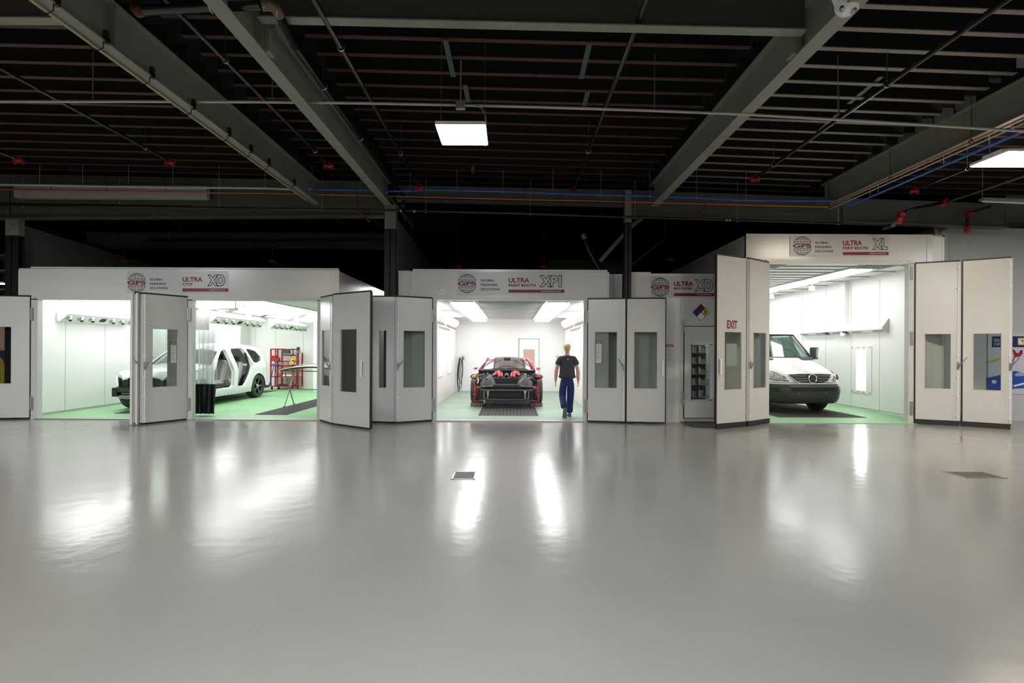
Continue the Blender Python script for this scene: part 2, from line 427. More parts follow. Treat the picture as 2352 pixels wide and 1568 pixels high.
def danger(root, x0, x1, z0, z1, y, mp=None):
    mp = mp or (lambda u, v: Vector((u, y, v)))
    a = MB(); a.add([mp(x0, z0), mp(x1, z0), mp(x1, z1), mp(x0, z1)], [(0,1,2,3)]); n = a.build('danger_notice', 'paper', root, True)
    e = .002; mq = lambda u, v: mp(u, v)+Vector((0, -.003, 0))
    r = MB(); zh = z1-(z1-z0)*.12; r.add([mq(x0, zh), mq(x1, zh), mq(x1, z1), mq(x0, z1)], [(0,1,2,3)]); r.build('red_band', 'signred', n)
    t = MB(); mr = lambda u, v: mp(u, v)+Vector((0, -.005, 0))
    t.text('DANGER', mr, x0+(x1-x0)*.12, x1-(x1-x0)*.12, zh+(z1-zh)*.22, z1-(z1-zh)*.22, .02); t.build('lettering', 'paper', n)
    l = MB()
    for k, wd in enumerate((.8, .85, .5, .9, .9, .7, .9, .88, .6, .9, .85, .9, .7, .9, .5)):
        zz = zh-(zh-z0)*(k+1)/17; hh = .006 if k % 5 == 2 else .0035
        l.add([mr(x0+(x1-x0)*.06, zz), mr(x0+(x1-x0)*(.06+wd*.9), zz), mr(x0+(x1-x0)*(.06+wd*.9), zz+hh), mr(x0+(x1-x0)*.06, zz+hh)], [(0,1,2,3)])
    l.build('small_print', 'signblack', n); return n

def globe(mbk, mbr, cx, cy, R, mp):
    """wire globe in px units, y down"""
    def arc(f, a, b, n=20): return [f(a+(b-a)*i/n) for i in range(n+1)]
    lw = R*.05; cut = .30
    for sg in (-1, 1):
        a0 = math.asin(cut)
        for kx in (1.0, .62, .22):
            for sx in (-1, 1):
                # meridian ellipse
                pts = arc(lambda q: (cx+sx*kx*R*math.cos(q), cy-sg*R*math.sin(q)), a0+.02, math.pi/2)
                mbk.ribbon(pts, lw*(1.2 if kx == 1 else .8), mp)
        for la, bow in ((.44, .03), (.66, .09), (.86, .10)):
            wv = math.sqrt(1-la*la)
            pts = arc(lambda q: (cx+R*wv*math.sin(q), cy-sg*R*(la+bow*(1-math.cos(q))*-1+bow)), -math.pi/2, math.pi/2)
            mbk.ribbon(pts, lw*.8, mp)
        pts = [(cx-R*.95, cy-sg*R*cut), (cx+R*.95, cy-sg*R*cut)]
        mbk.ribbon(pts, lw, mp)
    mbr.text('GFS', mp, cx-R*1.04, cx+R*1.0, cy+R*.22, cy-R*.22, .05)
def sign(root, Y, plate, gl, gfs_words, ultra, sub, model, bar, y_px=None):
    mp0 = fmap(Y); mp1 = fmap(Y-.003); mp2 = fmap(Y-.006)
    a = MB(); x0, y0, x1, y1 = plate
    a.add([mp0(x0, y0), mp0(x1, y0), mp0(x1, y1), mp0(x0, y1)], [(0,1,2,3)]); s = a.build('sign_plate', 'signgrey', root, True)
    k = MB(); r = MB(); globe(k, r, gl[0], gl[1], gl[2], mp1)
    k.build('globe_emblem', 'signblack', s); 
    if gfs_words:
        t = MB(); xw, yw, ww, hh = gfs_words
        for i, (wd, fr) in enumerate((('GLOBAL', .74), ('FINISHING', .90), ('SOLUTIONS', 1.0))):
            yy = yw+i*hh*1.9; t.text(wd, mp1, xw, xw+ww*fr, yy+hh, yy, .035, font_sp=1.12)
        t.build('company_lettering', 'signblack', s)
    (ux0, ux1, uy0, uy1), (sx0, sx1, sy0, sy1, st) = ultra, sub
    r.build('initials', 'signred', s); r = MB(); r.text('ULTRA', mp1, ux0, ux1, uy1, uy0, .035); r.build('series_name', 'signred', s)
    r = MB(); r.text(st, mp1, sx0, sx1, sy1, sy0, .035); r.build('series_type', 'signred', s)
    m_ = MB(); mx0, mx1, my0, my1, mt = model
    m_.text(mt, mp1, mx0, mx1, my1, my0, .05, .022); m_.build('outline_letters', 'signblack', s)
    bx0, by0, bx1, by1 = bar; b = MB(); b.add([mp1(bx0, by0), mp1(bx1, by0), mp1(bx1, by1), mp1(bx0, by1)], [(0,1,2,3)]); b.build('red_bar', 'signred', s)
    u = MB(); u.text('GLOBALFINISHING.COM', mp2, bx1-(bx1-bx0)*.42, bx1-(bx1-bx0)*.06, by1-(by1-by0)*.3, by0+(by1-by0)*.3, .0); u.build('web_address', 'paper', s)
    return s
BM = {'paint_booth': 'boothlamp_m', 'paint_booth.001': 'boothlamp_r', 'mixing_room': 'boothlamp_x'}
def fixture_patch(root, corners, name='ceiling_light', m=None, th=.02, rim=.05):
    """flat lamp from 4 world corners (seen from below/inside), slightly framed"""
    c = [Vector(p) for p in corners]; n = (c[1]-c[0]).cross(c[3]-c[0]).normalized(); ctr = sum(c, Vector())/4
    f = MB(); 
    out = [p + (p-ctr).normalized()*rim for p in c]
    f.add(out+c, [(0,1,5,4),(1,2,6,5),(2,3,7,6),(3,0,4,7)]); fx = f.build(name, 'inner', root, True)
    d = MB(); d.add(c, [(0,1,2,3)]); d.build('diffuser', m or BM.get(root.name, 'boothlamp'), fx); return fx
def vbar(mb, x, y, z0, z1, w_=.01): mb.box(x-w_/2, x+w_/2, y-w_/2, y+w_/2, z0, z1)

# ---------- left open-front preparation booth ----------
LX0, LX1, LB = -11.02, -3.86, 19.9
HD = 2.68; LT = 3.36
booth_l = thing('prep_booth', 'long white vehicle preparation booth on the left with two wide openings and a car inside', 'spray booth', (-7.4, YF, 0))
b = MB(); b.box(XF(43), XF(778), YF, YF+.06, HD+.04, LT); b.build('header_panel', 'panel', booth_l, True)
b = MB(); b.box(XF(43), XF(72), YF, YF+.06, 0, HD+.04); b.box(XF(735), XF(778), YF, YF+.06, 0, HD+.04); b.build('side_panel', 'panel', booth_l, True)
b = MB(); b.box(XF(72), XF(88), YF-.02, YF+.1, 0, HD); b.box(XF(433), XF(443), YF-.02, YF+.1, 0, HD); b.box(XF(729), XF(737), YF-.02, YF+.1, 0, HD)
b.box(XF(72), XF(778), YF-.02, YF+.1, HD-.02, HD+.05); b.build('door_frame', 'trim', booth_l, True)
rivets([XF(p) for p in (80, 83, 103, 193, 252, 443, 447, 492, 556, 585, 615, 712, 735)], HD+.03, YF-.02, booth_l)
b = MB(); b.box(XF(82), XF(737), YF-.03, YF+.1, 0, .022); b.build('threshold', 'zinc', booth_l, True)
b = MB(); b.box(XF(72), XF(778), YF-.028, YF-.02, LT-.001, LT+.03); b.build('top_flashing', 'trim', booth_l, True)
# outer right side wall, inner walls
b = MB(); b.box(LX1-.05, LX1, YF+.06, LB, 0, LT); b.build('right_side_wall', 'panel', booth_l, True)
b = MB(); b.box(LX0-.05, LX0, YF+.06, LB, 0, LT); b.build('left_side_wall', 'inner', booth_l, True)
b = MB(); b.box(LX0, LX1, LB, LB+.05, 0, LT); b.build('rear_wall', 'inner', booth_l, True)
b = MB(); b.box(LX0, LX1-.05, YF+.1, LB, 2.86, 2.9); b.build('ceiling_panel', 'inner', booth_l, True)
b = MB(); b.box(LX0-.05, LX1, YF+.06, LB+.05, LT-.03, LT); b.build('roof', 'panel_dim', booth_l, True)
b = MB(); b.box(LX0, LX1-.05, YF+.1, LB, 0, .012); b.build('green_floor', 'green', booth_l, True)
# pilaster on the rear wall, post near the right
b = MB(); b.box(LX0, W(552, 800, 19.2).x, 19.2, LB, .012, 2.86); b.build('pilaster', 'inner', booth_l, True)
b = MB(); b.box(W(722, 850, 19.0).x, W(735, 850, 19.0).x, 18.9, 19.1, .012, 2.86); b.build('post', 'inner', booth_l, True)
sm = MB()   # panel seams
for y in (12.35, 13.55, 14.75, 15.95, 17.15, 18.35): sm.box(LX0, LX0+.004, y, y+.008, .012, 2.5)
for x in (-10.2, -9.4, -8.3): sm.box(x, x+.008, LB-.004, LB, .012, 2.86)
sm.box(LX0, LX0+.006, YF+.1, 19.2, .012, .06)
sm.build('panel_seams', 'innerseam', booth_l, True)
# ceiling: sloped light coffers along the left wall and along the divider
for x0, y0s in ((-10.95, (11.6, 13.5, 15.4, 17.3)), (-7.55, (11.5, 13.3, 15.1, 16.9))):
    for y0 in y0s:
        fixture_patch(booth_l, [(x0+.1, y0, 2.56), (x0+.1, y0+1.5, 2.56), (x0+.95, y0+1.5, 2.83), (x0+.95, y0, 2.83)], rim=.06)
for x0 in (-8.95, -4.9):
    for y0 in (12.2, 14.6, 17.0):
        fixture_patch(booth_l, [(x0, y0, 2.83), (x0, y0+1.2, 2.83), (x0+.6, y0+1.2, 2.83), (x0+.6, y0, 2.83)], rim=.05)
# ceiling filter grid
g = MB()
for xa, xb in ((-9.9, -9.1), (-6.5, -4.0)):
    y = YF+.3
    while y < LB: g.box(xa, xb, y, y+.03, 2.845, 2.86); y += .42
    for x in (xa, (xa+xb)/2, xb): g.box(x, x+.04, YF+.1, LB, 2.835, 2.86)
g.build('ceiling_filter_frame', 'innerseam', booth_l, True)
# blower bars with nozzles
def blower(px_pts, X, z, n=6):
    y0, y1 = px_pts; t = MB()
    prof = [(0, .20), (.0, -.10), (.05, -.13), (.27, .05), (.27, .10), (.06, .20)]
    rs = [[(X+a, yy, z+b_) for a, b_ in prof] for yy in (y0, y1)]
    t.rings(rs); bb = t.build('blower_bar', 'inner', booth_l, True)
    nrm = Vector((.07, 0, -.16)).normalized(); nx = Vector((.9, 0, -.45)).normalized()
    pos = [i/7.0+.06 for i in (0, 1, 2, 4, 5, 6)]
    nz = MB(); nb = MB()
    for q in pos:
        yy = y0+(y1-y0)*q
        c = Vector((X+.165, yy, z-.035)); ax = Vector((.62, -.30, -.72)).normalized()
        nz.lathe([(.0, -.03), (.085, -.03), (.085, .0), (.07, .03), (.045, .055), (.04, .09), (.0, .09)], c, ax, 14)
        nb.cyl(c+ax*.09, c+ax*.093, .034, n=10)
    nz.pieces('nozzle', 'steel', bb); nb.pieces('nozzle_mouth', 'black', bb)
    lb = MB(); yy = y0+(y1-y0)*.5; lb.cbox((X+.165, yy, z-.045), .11, .16, .02, Matrix.Rotation(-.69, 3, 'Y')); lb.pieces('display', 'black', bb)
    hg = MB()
    for q in (.2, .75): hg.box(X+.02, X+.12, y0+(y1-y0)*q-.09, y0+(y1-y0)*q+.09, z+.1, 2.86)
    hg.pieces('bracket', 'inner', bb)
blower((12.05, 14.35), -10.95, 2.36); blower((13.05, 15.6), -7.95, 2.38); blower((16.3, 19.0), -7.95, 2.38)
# floor grates
def grate(root, x0, x1, y0, y1, step=.06, z=.012):
    a = MB(); a.box(x0, x1, y0, y1, z, z+.003); g_ = a.build('floor_grate', 'gratedark', root, True)
    b_ = MB(); n = max(3, int((x1-x0)/step))
    for i in range(n+1):
        x = x0+(x1-x0)*i/n; b_.box(x-.006, x+.006, y0, y1, z+.003, z+.012)
    b_.build('grate_bars', 'grate', g_)
    c = MB(); y = y0
    while y < y1: c.box(x0, x1, y, y+.012, z+.003, z+.009); y += .25
    c.build('cross_bars', 'grate', g_); return g_
grate(booth_l, -6.15, -5.40, 12.0, 18.8); grate(booth_l, -9.6, -8.85, 12.1, 18.9)
# doors
dl, mpA, LA = door_leaf(booth_l, (XF(-22)-0.02, 11.0), (XF(72), YF-.03), 0.03, 2.735, (.14, .60, .80, 2.05), vseal=(0, 1))
dl, mpC, LC = door_leaf(booth_l, (-7.80, 10.36), (-7.36, 11.05), 0.03, 2.735, (.25, .75, .72, 2.02), lever=(.05, -1))
dl, mpB, LB_ = door_leaf(booth_l, (-7.67, 10.38), (XF(433), YF-.03), 0.03, 2.735, (.22, .77, .77, 2.0), lever=(.05, 1))
n_ = danger(booth_l, LB_*.62, LB_*.75, 1.28, 1.72, 0, lambda u, v: mpB(u, v, .015))
# the edge caps of the folded pair
b = MB(); b.bar((-7.86, 10.36, .02), (-7.86, 10.36, 2.735), .05, .05); b.bar((-7.74, 10.345, .02), (-7.74, 10.345, 2.735), .035, .05); b.pieces('edge_cap', 'trim', booth_l, True)
door_leaf(booth_l, (XF(735), YF-.03), (-3.79, 10.56), 0.03, 2.735, (.2, .8, .8, 2.0), lever=(.93, -1))
door_leaf(booth_l, (-3.77, 10.54), (-2.80, 9.88), 0.03, 2.745, (.2, .65, .72, 2.0), handle=.80, vseal=(0, 1))
for x in (XF(74)+.02, XF(436)): 
    for z in (.22, 2.2): hinge(booth_l, x, YF-.03, z)
sign(booth_l, YF-.004, (291, 622, 524, 674), (314, 649, 21), (344, 639, 41, 5.2), (419, 465, 636, 647), (419, 442, 649.5, 656, 'CTOF'), (476, 517, 630.5, 657, 'XD'), (419, 662, 524, 669.5))

# ---------- middle paint booth ----------
MX0, MX1, MBK = -2.14, 2.0, 19.3
MT = 3.385
booth_m = thing('paint_booth', 'middle white paint booth with a red stripped car inside', 'spray booth', (0, YF, 0))
b = MB(); b.box(XF(945), XF(1398), YF, YF+.06, HD+.06, MT); b.box(XF(943), XF(947), YF-.012, YF+.06, HD, MT); b.box(XF(1394), XF(1398), YF-.012, YF+.06, HD, MT); b.box(XF(943), XF(1398), YF-.012, YF+.06, MT-.05, MT); b.build('header_panel', 'panel', booth_m, True)
b = MB(); b.box(XF(913), XF(944), YF+.05, YF+.1, 0, MT-.03); b.build('side_strip', 'panel', booth_m, True)
b = MB(); b.box(XF(944), XF(994), YF, YF+.06, 0, HD+.06); b.box(XF(1349), XF(1398), YF, YF+.06, 0, HD+.06); b.build('side_panel', 'panel', booth_m, True)
b = MB(); b.box(XF(994), XF(1003), YF-.02, YF+.1, 0, HD+.02); b.box(XF(1340), XF(1349), YF-.02, YF+.1, 0, HD+.02); b.box(XF(994), XF(1349), YF-.02, YF+.1, HD+.02, HD+.10); b.build('door_frame', 'trim', booth_m, True)
rivets([XF(p) for p in (1005, 1050, 1123, 1176, 1219, 1268, 1317, 1345)], HD+.07, YF-.02, booth_m)
b = MB(); b.box(XF(1000), XF(1343), YF-.03, YF+.1, 0, .022); b.build('threshold', 'zinc', booth_m, True)
b = MB(); b.box(MX0-.05, MX0, YF+.06, MBK, 0, MT-.02); b.build('left_wall', 'inner', booth_m, True)
b = MB(); b.box(MX1, MX1+.05, YF+.06, MBK, 0, MT-.02); b.build('right_wall', 'inner', booth_m, True)
b = MB(); b.box(MX0-.05, MX1+.05, MBK, MBK+.05, 0, MT-.02); b.build('rear_wall', 'inner', booth_m, True)
b = MB(); b.box(MX0, MX1, YF+.1, MBK, 2.74, 2.78); b.build('ceiling_panel', 'inner', booth_m, True)
b = MB(); b.box(MX0-.05, MX1+.05, YF+.06, MBK, MT-.03, MT); b.build('roof', 'panel_dim', booth_m, True)
b = MB(); b.box(MX0, MX1, YF+.1, MBK, 0, .012); b.build('green_floor', 'greenpale', booth_m, True)
sm = MB()
for x in (-1.5, 1.4): sm.box(x, x+.006, YF+.1, MBK, .012, .0135)
for y in (12.4, 13.6, 14.8, 16.0, 17.2, 18.4): sm.box(MX0, MX1, y, y+.006, .012, .0135)
sm.build('floor_seams', 'innerseam', booth_m, True)
g = MB()      # filter frames
cxm = -.05
for xa, xb in ((MX0+.05, -1.5), (-.80, .72), (1.42, MX1-.05)):
    y = YF+.25
    while y < MBK-.8: g.box(xa, xb, y, y+.045, 2.715, 2.74); y += .34
for x in (-1.48, -.86, .76, 1.38): g.box(x-.02, x+.02, YF+.1, MBK-.7, 2.70, 2.74); g.box(x-.075, x-.065, YF+.1, MBK-.7, 2.72, 2.74)
g.build('ceiling_filter_frame', 'innerseam', booth_m, True)
for xc in (-1.17, 1.07):
    for y0 in (12.0, 13.7, 15.4, 17.1):
        fixture_patch(booth_m, [(xc-.26, y0, 2.63), (xc-.26, y0+1.2, 2.63), (xc+.26, y0+1.2, 2.63), (xc+.26, y0, 2.63)], rim=.03)
    v = MB()
    for k in range(9): v.box(xc-.25, xc+.25, 11.35+k*.055, 11.375+k*.055, 2.715, 2.74)
    v.build('ceiling_vent', 'innerseam', booth_m, True)
    for y in (13.35, 15.05, 16.75):
        s_p = MB(); s_p.cyl((xc, y, 2.74), (xc, y, 2.62), .012, n=8); s_p.cyl((xc, y, 2.62), (xc, y, 2.60), .05, n=10); s_p.box(xc-.06, xc+.06, y-.004, y+.004, 2.60, 2.69); s_p.build('sprinkler_head', 'zinc', booth_m, True)
# corner troughs along both walls with an added ceiling-brightening strip, tall wall windows
for sx, xw in ((1, MX0), (-1, MX1)):
    for k, y0 in enumerate((11.5, 14.6)):
        t_ = MB(); pr = [(0, .30), (0, 0), (.10, -.03), (.30, .17), (.30, .30)]
        t_.rings([[(xw+sx*a, yy, 2.28+b_) for a, b_ in pr] for yy in (y0, y0+2.7)]); tr = t_.build('wall_blower', 'inner', booth_m, True)
        nz = MB()
        for q in range(5): 
            yy = y0+.35+q*.5; nz.cyl((xw+sx*.21, yy, 2.33), (xw+sx*.26, yy-.03, 2.28), .045, .03, 10)
        nz.pieces('nozzle', 'zinc', tr)
        ul = MB(); xx0, xx1 = sorted((xw+sx*.05, xw+sx*.28)); ul.add([(xx0, y0+.05, 2.583), (xx1, y0+.05, 2.583), (xx1, y0+2.65, 2.583), (xx0, y0+2.65, 2.583)], [(0,1,2,3)]); ul.build('added_light_strip', 'cornerfill', tr)
    for k, y0 in enumerate((12.6, 14.6, 16.6)):
        wl = MB(); x_ = xw+sx*.012
        for a, b_, c, d in ((y0, y0+.9, .75, .80), (y0, y0+.9, 2.05, 2.10), (y0, y0+.05, .80, 2.05), (y0+.85, y0+.9, .80, 2.05)): wl.box(min(xw, x_), max(xw, x_), a, b_, c, d)
        wf = wl.build('wall_light', 'trim', booth_m, True)
        d_ = MB(); x_ = xw+sx*.004; d_.box(min(xw, x_), max(xw, x_), y0+.05, y0+.85, .80, 2.05); d_.build('diffuser', 'walllamp', wf)
# personnel door at the rear
xa, xb = W(1193, 800, MBK).x, W(1237, 800, MBK).x; zt = W(1193, 779, MBK).z
b = MB(); b.box(xa, xb, MBK-.03, MBK, .012, zt); rd = b.build('personnel_door', 'inner', booth_m, True)
b = MB(); b.box(xa-.03, xa, MBK-.04, MBK, .012, zt+.03); b.box(xb, xb+.03, MBK-.04, MBK, .012, zt+.03); b.box(xa-.03, xb+.03, MBK-.04, MBK, zt, zt+.03); b.build('door_frame', 'innerseam', rd)
b = MB(); b.box(W(1202, 800, MBK).x, W(1228, 800, MBK).x, MBK-.035, MBK-.028, W(1200, 873, MBK).z, W(1200, 802, MBK).z); b.build('window', mat('tanpane', (.55, .38, .32), .3), rd)
grate(booth_m, W(1104, 960, 0.1).x*0-.80, .64, 12.05, 18.5, step=.085)
# doors: left pair F,G  right pair H,I
door_leaf(booth_m, (-3.02, 10.82), (XF(907)*10.74/11.15-.005, 10.76), 0.03, 2.735, (-0.0+.30, .62, .77, 2.0), lever=None)
door_leaf(booth_m, (XF(910)*10.74/11.15, 10.74), (XF(994), YF-.03), 0.03, 2.735, (.20, .78, .77, 2.0), lever=(.035, 1), vseal=(0, 1))
lf, mpH, LH = door_leaf(booth_m, (XF(1349), YF-.03), (XF(1437)*.985, 10.98), 0.03, 2.735, (.20, .77, .77, 2.0), lever=(.95, -1), vseal=(1, 0))
danger(booth_m, LH*.22, LH*.37, 1.32, 1.80, 0, lambda u, v: mpH(u, v, .015))
lf, mpI, LI = door_leaf(booth_m, (XF(1439)*.985, 10.98), (XF(1529)*.976, 10.88), 0.03, 2.735, (.20, .78, .77, 2.0), handle=.93, vseal=(1, 1))
for x in (XF(997), XF(1346)):
    for z in (.22, 2.2): hinge(booth_m, x, YF-.03, z)
sign(booth_m, YF-.004, (1050, 625, 1296, 678), (1073, 651, 21), (1104.5, 641, 43, 5.4), (1168, 1216, 638, 649), (1168, 1230, 651.5, 658.5, 'PAINT BOOTH'), (1239, 1290, 632, 659.5, 'XP1'), (1168, 665, 1296, 672))

# ---------- mixing room ----------
XT = 3.32
mix = thing('mixing_room', 'narrow pale mixing room front with a warning diamond and glazed door between the booths', 'mixing room', (3.8, YF, 0))
YM = YF+.05
b = MB(); b.box(XF(1400), XF(1435), YM+.25, YM+.3, 0, XT+.02); b.build('recessed_panel', 'panel', mix, True)
b = MB(); b.box(XF(1448), XF(1495), YM-.01, YM+.06, 0, XT+.03); b.build('side_panel', 'panel', mix, True)
b = MB(); b.box(XF(1495), 5.25, YM, YM+.05, W(1500, 687, YM).z, XT); b.build('header_panel', 'panel', mix, True)
zdt = W(1600, 749, YM).z; dx0, dx1 = W(1571, 850, YM).x, W(1641, 850, YM).x
wx0, wx1, wz0, wz1 = W(1587, 850, YM).x, W(1630, 850, YM).x, W(1600, 917, YM).z, W(1600, 792, YM).z
b = MB(); zh = W(1500, 687, YM).z
b.box(XF(1495), dx0, YM+.01, YM+.06, 0, zh); b.box(dx0, dx1, YM+.01, YM+.06, zdt, zh); b.box(dx1, 5.25, YM+.01, YM+.06, 0, zh); b.build('front_wall', 'panel', mix, True)
b = MB(); b.box(W(1562, 800, YM).x, W(1566, 800, YM).x, YM, YM+.012, .05, zh); b.box(W(1570, 800, YM).x, W(1574, 800, YM).x, YM, YM+.012, zdt, zh); b.build('wall_trim', 'trim', mix, True)
p = MB(); p.patch([[(dx0+.01, .10), (dx1-.01, .10), (dx1-.01, zdt-.01), (dx0+.01, zdt-.01)], [(wx0, wz0), (wx0, wz1), (wx1, wz1), (wx1, wz0)]], lambda u, v, d: (u, YM-.005+d, v), .045, 5)
dr = p.build('entry_door', 'panel', mix, True)
b = MB(); b.box(dx0-.012, dx0+.008, YM-.002, YM+.04, .08, zdt); b.box(dx0-.012, dx1, YM, YM+.04, zdt-.008, zdt+.006); b.box(dx0, dx1, YM, YM+.04, .085, .098); b.build('gasket', 'black', dr)
b = MB(); w_ = .02
b.box(wx0-w_, wx0, YM-.02, YM, wz0-w_, wz1+w_); b.box(wx1, wx1+.05, YM-.02, YM, wz0-w_, wz1+w_); b.box(wx0-w_, wx1+.05, YM-.02, YM, wz1, wz1+w_); b.box(wx0-w_, wx1+.05, YM-.02, YM, wz0-w_, wz0); b.build('window_frame', 'trim', dr)
b = MB(); b.box(wx0, wx1, YM+.01, YM+.016, wz0, wz1); b.build('window_pane', 'glass', dr)
for zc in (2.0, .38):
    h = MB(); xx = dx0-.03
    h.box(xx-.03, xx+.02, YM-.02, YM, zc, zc+.30)
    for k in range(3): h.cyl((xx+.06, YM-.014, zc+.03+k*.1), (xx+.06, YM-.008, zc+.03+k*.1), .01, n=8)
    for k in (0, 1): h.box(xx+.005, xx+.045, YM-.03, YM-.005, zc+.05+k*.12, zc+.12+k*.12)
    h.build('hinge', 'zinc', dr)
# interior
b = MB(); b.box(3.55, 3.6, YM+.06, 13.6, 0, XT); b.box(3.55, 5.2, 13.6, 13.65, 0, XT); b.box(5.15, 5.2, YM+.06, 13.6, 0, XT); b.box(3.55, 5.2, YM+.06, 13.6, 2.75, 2.8); b.build('interior_wall', 'inner', mix, True)
fixture_patch(mix, [(4.0, 11.9, 2.72), (4.0, 13.0, 2.72), (4.6, 13.0, 2.72), (4.6, 11.9, 2.72)])
# hazard diamond
dd = fmap(YM-.008); ccx, ccy, R = 1610.0, 717.0, 19.5
b = MB(); b.add([dd(ccx, ccy-R), dd(ccx+R, ccy), dd(ccx, ccy+R), dd(ccx-R, ccy)], [(0,1,2,3)]); hz = b.build('hazard_diamond', 'signblack', mix, True)
d3 = fmap(YM-.012); d4 = fmap(YM-.015); q = R/2-.15; rr = R/2-1.0
for (ox, oy), mm, nm in (((0, -q), 'signred', 'red_square'), ((-q, 0), 'hblue', 'blue_square'), ((q, 0), 'hyel', 'yellow_square'), ((0, q), 'white', 'white_square')):
    mat('hblue', (.02, .05, .35), .4); mat('hyel', (.72, .62, .05), .4)
    b = MB(); b.add([d3(ccx+ox, ccy+oy-rr), d3(ccx+ox+rr, ccy+oy), d3(ccx+ox, ccy+oy+rr), d3(ccx+ox-rr, ccy+oy)], [(0,1,2,3)]); b.build(nm, mm, hz)
b = MB(); b.text('4', d4, ccx-2.8, ccx+2.8, ccy-q+4.2, ccy-q-4.6, .02); b.text('3', d4, ccx-q-2.6, ccx-q+2.6, ccy+4.2, ccy-4.6, .02); b.text('3', d4, ccx+q-2.8, ccx+q+3, ccy+4.4, ccy-4.8, .03); b.build('numbers', 'signblack', hz)
# small certification plate
b = MB(); b.add([dd(1573, 733), dd(1588, 733), dd(1588, 743), dd(1573, 743)], [(0,1,2,3)]); cp = b.build('data_plate', 'paper', mix, True)
b = MB()
for a, c, wd in ((1574, 734.5, 6), (1582, 737, 2), (1585, 736.5, 2), (1574, 739.5, 5)): b.add([d3(a, c), d3(a+wd, c), d3(a+wd, c+1), d3(a, c+1)], [(0,1,2,3)])
b.build('small_print', 'signblack', cp)
danger(mix, W(1529.5, 800, YM).x, W(1546, 800, YM).x, W(1540, 836, YM).z, W(1540, 791, YM).z, YM-.008)
sign(mix, YM-.006, (1495, 633, 1641, 684), (1517, 659, 21), None, (1548, 1592, 646, 657), (1548, 1588, 659.5, 665, 'MIX ROOM'), (1595, 1638, 641, 669.5, 'XD'), (1548, 673, 1641, 680))
mixfloor = MB().box(3.6, 5.15, YM+.06, 13.6, 0, .012).build('inner_floor', 'panel_dim', mix, True)

# ---------- tall right booth ----------
XT2 = 4.21; XH = 3.56
RX0, RX1, RB = 5.24, 9.62, 22.0
booth_r = thing('paint_booth', 'tall white paint booth on the right with a white van inside', 'spray booth', (7.3, YF, 0))
b = MB(); b.box(XF(1712), XF(2140), YF, YF+.06, XH+.05, XT2); b.box(XF(1712), XF(1724), YF-.01, YF+.06, 0, XT2); b.box(XF(2127), XF(2140), YF-.01, YF+.06, XH, XT2); b.build('header_panel', 'panel', booth_r, True)
b = MB(); b.box(XF(1724), XF(1760), YF, YF+.06, 0, XH+.05); b.box(XF(2096), XF(2128), YF, YF+.06, 0, XH+.05); b.build('side_panel', 'panel', booth_r, True)
b = MB(); b.box(XF(1758), XF(1766), YF-.02, YF+.1, 0, XH); b.box(XF(2085), XF(2097), YF-.02, YF+.1, 0, XH); b.box(XF(1758), XF(2097), YF-.02, YF+.1, XH-.01, XH+.08); b.build('door_frame', 'trim', booth_r, True)
rivets([XF(p) for p in (1765, 1769, 1791, 1882, 1972, 2063, 2082, 2086)], XH+.05, YF-.02, booth_r)
b = MB(); b.box(RX0-.05, RX0, YF+.06, RB, 0, XT2); b.build('left_wall', 'panel', booth_r, True)
b = MB(); b.box(RX1, RX1+.05, YF+.06, RB, 0, XT2); b.box(XF(2097)+.03, RX1, YF+.07, YF+.1, 0, XT2-.02); b.build('right_wall', 'inner', booth_r, True)
b = MB(); b.box(RX0, RX1, RB, RB+.05, 0, XT2); b.build('rear_wall', 'inner', booth_r, True)
b = MB(); b.box(RX0, RX1, YF+.1, RB, 3.62, 3.66); b.build('ceiling_panel', 'inner', booth_r, True)
b = MB(); b.box(RX0-.05, RX1+.05, YF+.06, RB, XT2-.03, XT2); b.build('roof', 'panel_dim', booth_r, True)
b = MB(); b.box(RX0, RX1, YF-.05, RB, 0, .012); b.build('green_floor', 'green', booth_r, True)
sm = MB()
for y in (12.05, 13.1, 14.2, 15.35, 16.6): sm.box(RX1-.004, RX1, y, y+.008, .012, 3.5)
sm.box(RX1-.006, RX1, YF+.1, RB, .05, .065); sm.build('panel_seams', 'innerseam', booth_r, True)
yp = (RX1)/((1944-CX)/F)
b = MB(); b.box(RX1-.12, RX1, yp-.1, yp+.1, 2.05, 3.62); b.build('pilaster', 'inner', booth_r, True)
g = MB(); y = YF+.25
while y < 20: g.box(RX0, 8.1, y, y+.03, 3.595, 3.62); y += .45
for x in (6.3, 8.12, 8.9): g.box(x-.02, x+.02, YF+.1, 20.5, 3.585, 3.62)
y = YF+.5
while y < 20: g.box(8.9, RX1, y, y+.03, 3.595, 3.62); y += .9
g.build('ceiling_filter_frame', 'innerseam', booth_r, True)
for y0 in (12.3, 14.5, 16.7, 18.9):
    fixture_patch(booth_r, [(8.25, y0, 3.59), (8.25, y0+1.8, 3.59), (8.8, y0+1.8, 3.59), (8.8, y0, 3.59)], rim=.04)
    fixture_patch(booth_r, [(5.6, y0, 3.59), (5.6, y0+1.8, 3.59), (6.15, y0+1.8, 3.59), (6.15, y0, 3.59)], rim=.04)
for xc, y0 in ((8.5, 11.4), (5.95, 11.4)):
    v = MB()
    for k in range(8): v.box(xc-.28, xc+.28, y0+k*.09, y0+k*.09+.03, 3.59, 3.62)
    for k in range(8): v.box(xc-.28+k*.08, xc-.265+k*.08, y0, y0+.7, 3.59, 3.62)
    v.build('ceiling_vent', 'gratev' if 'gratev' in MATS else mat('gratev', (.3, .29, .29), .5), booth_r, True)
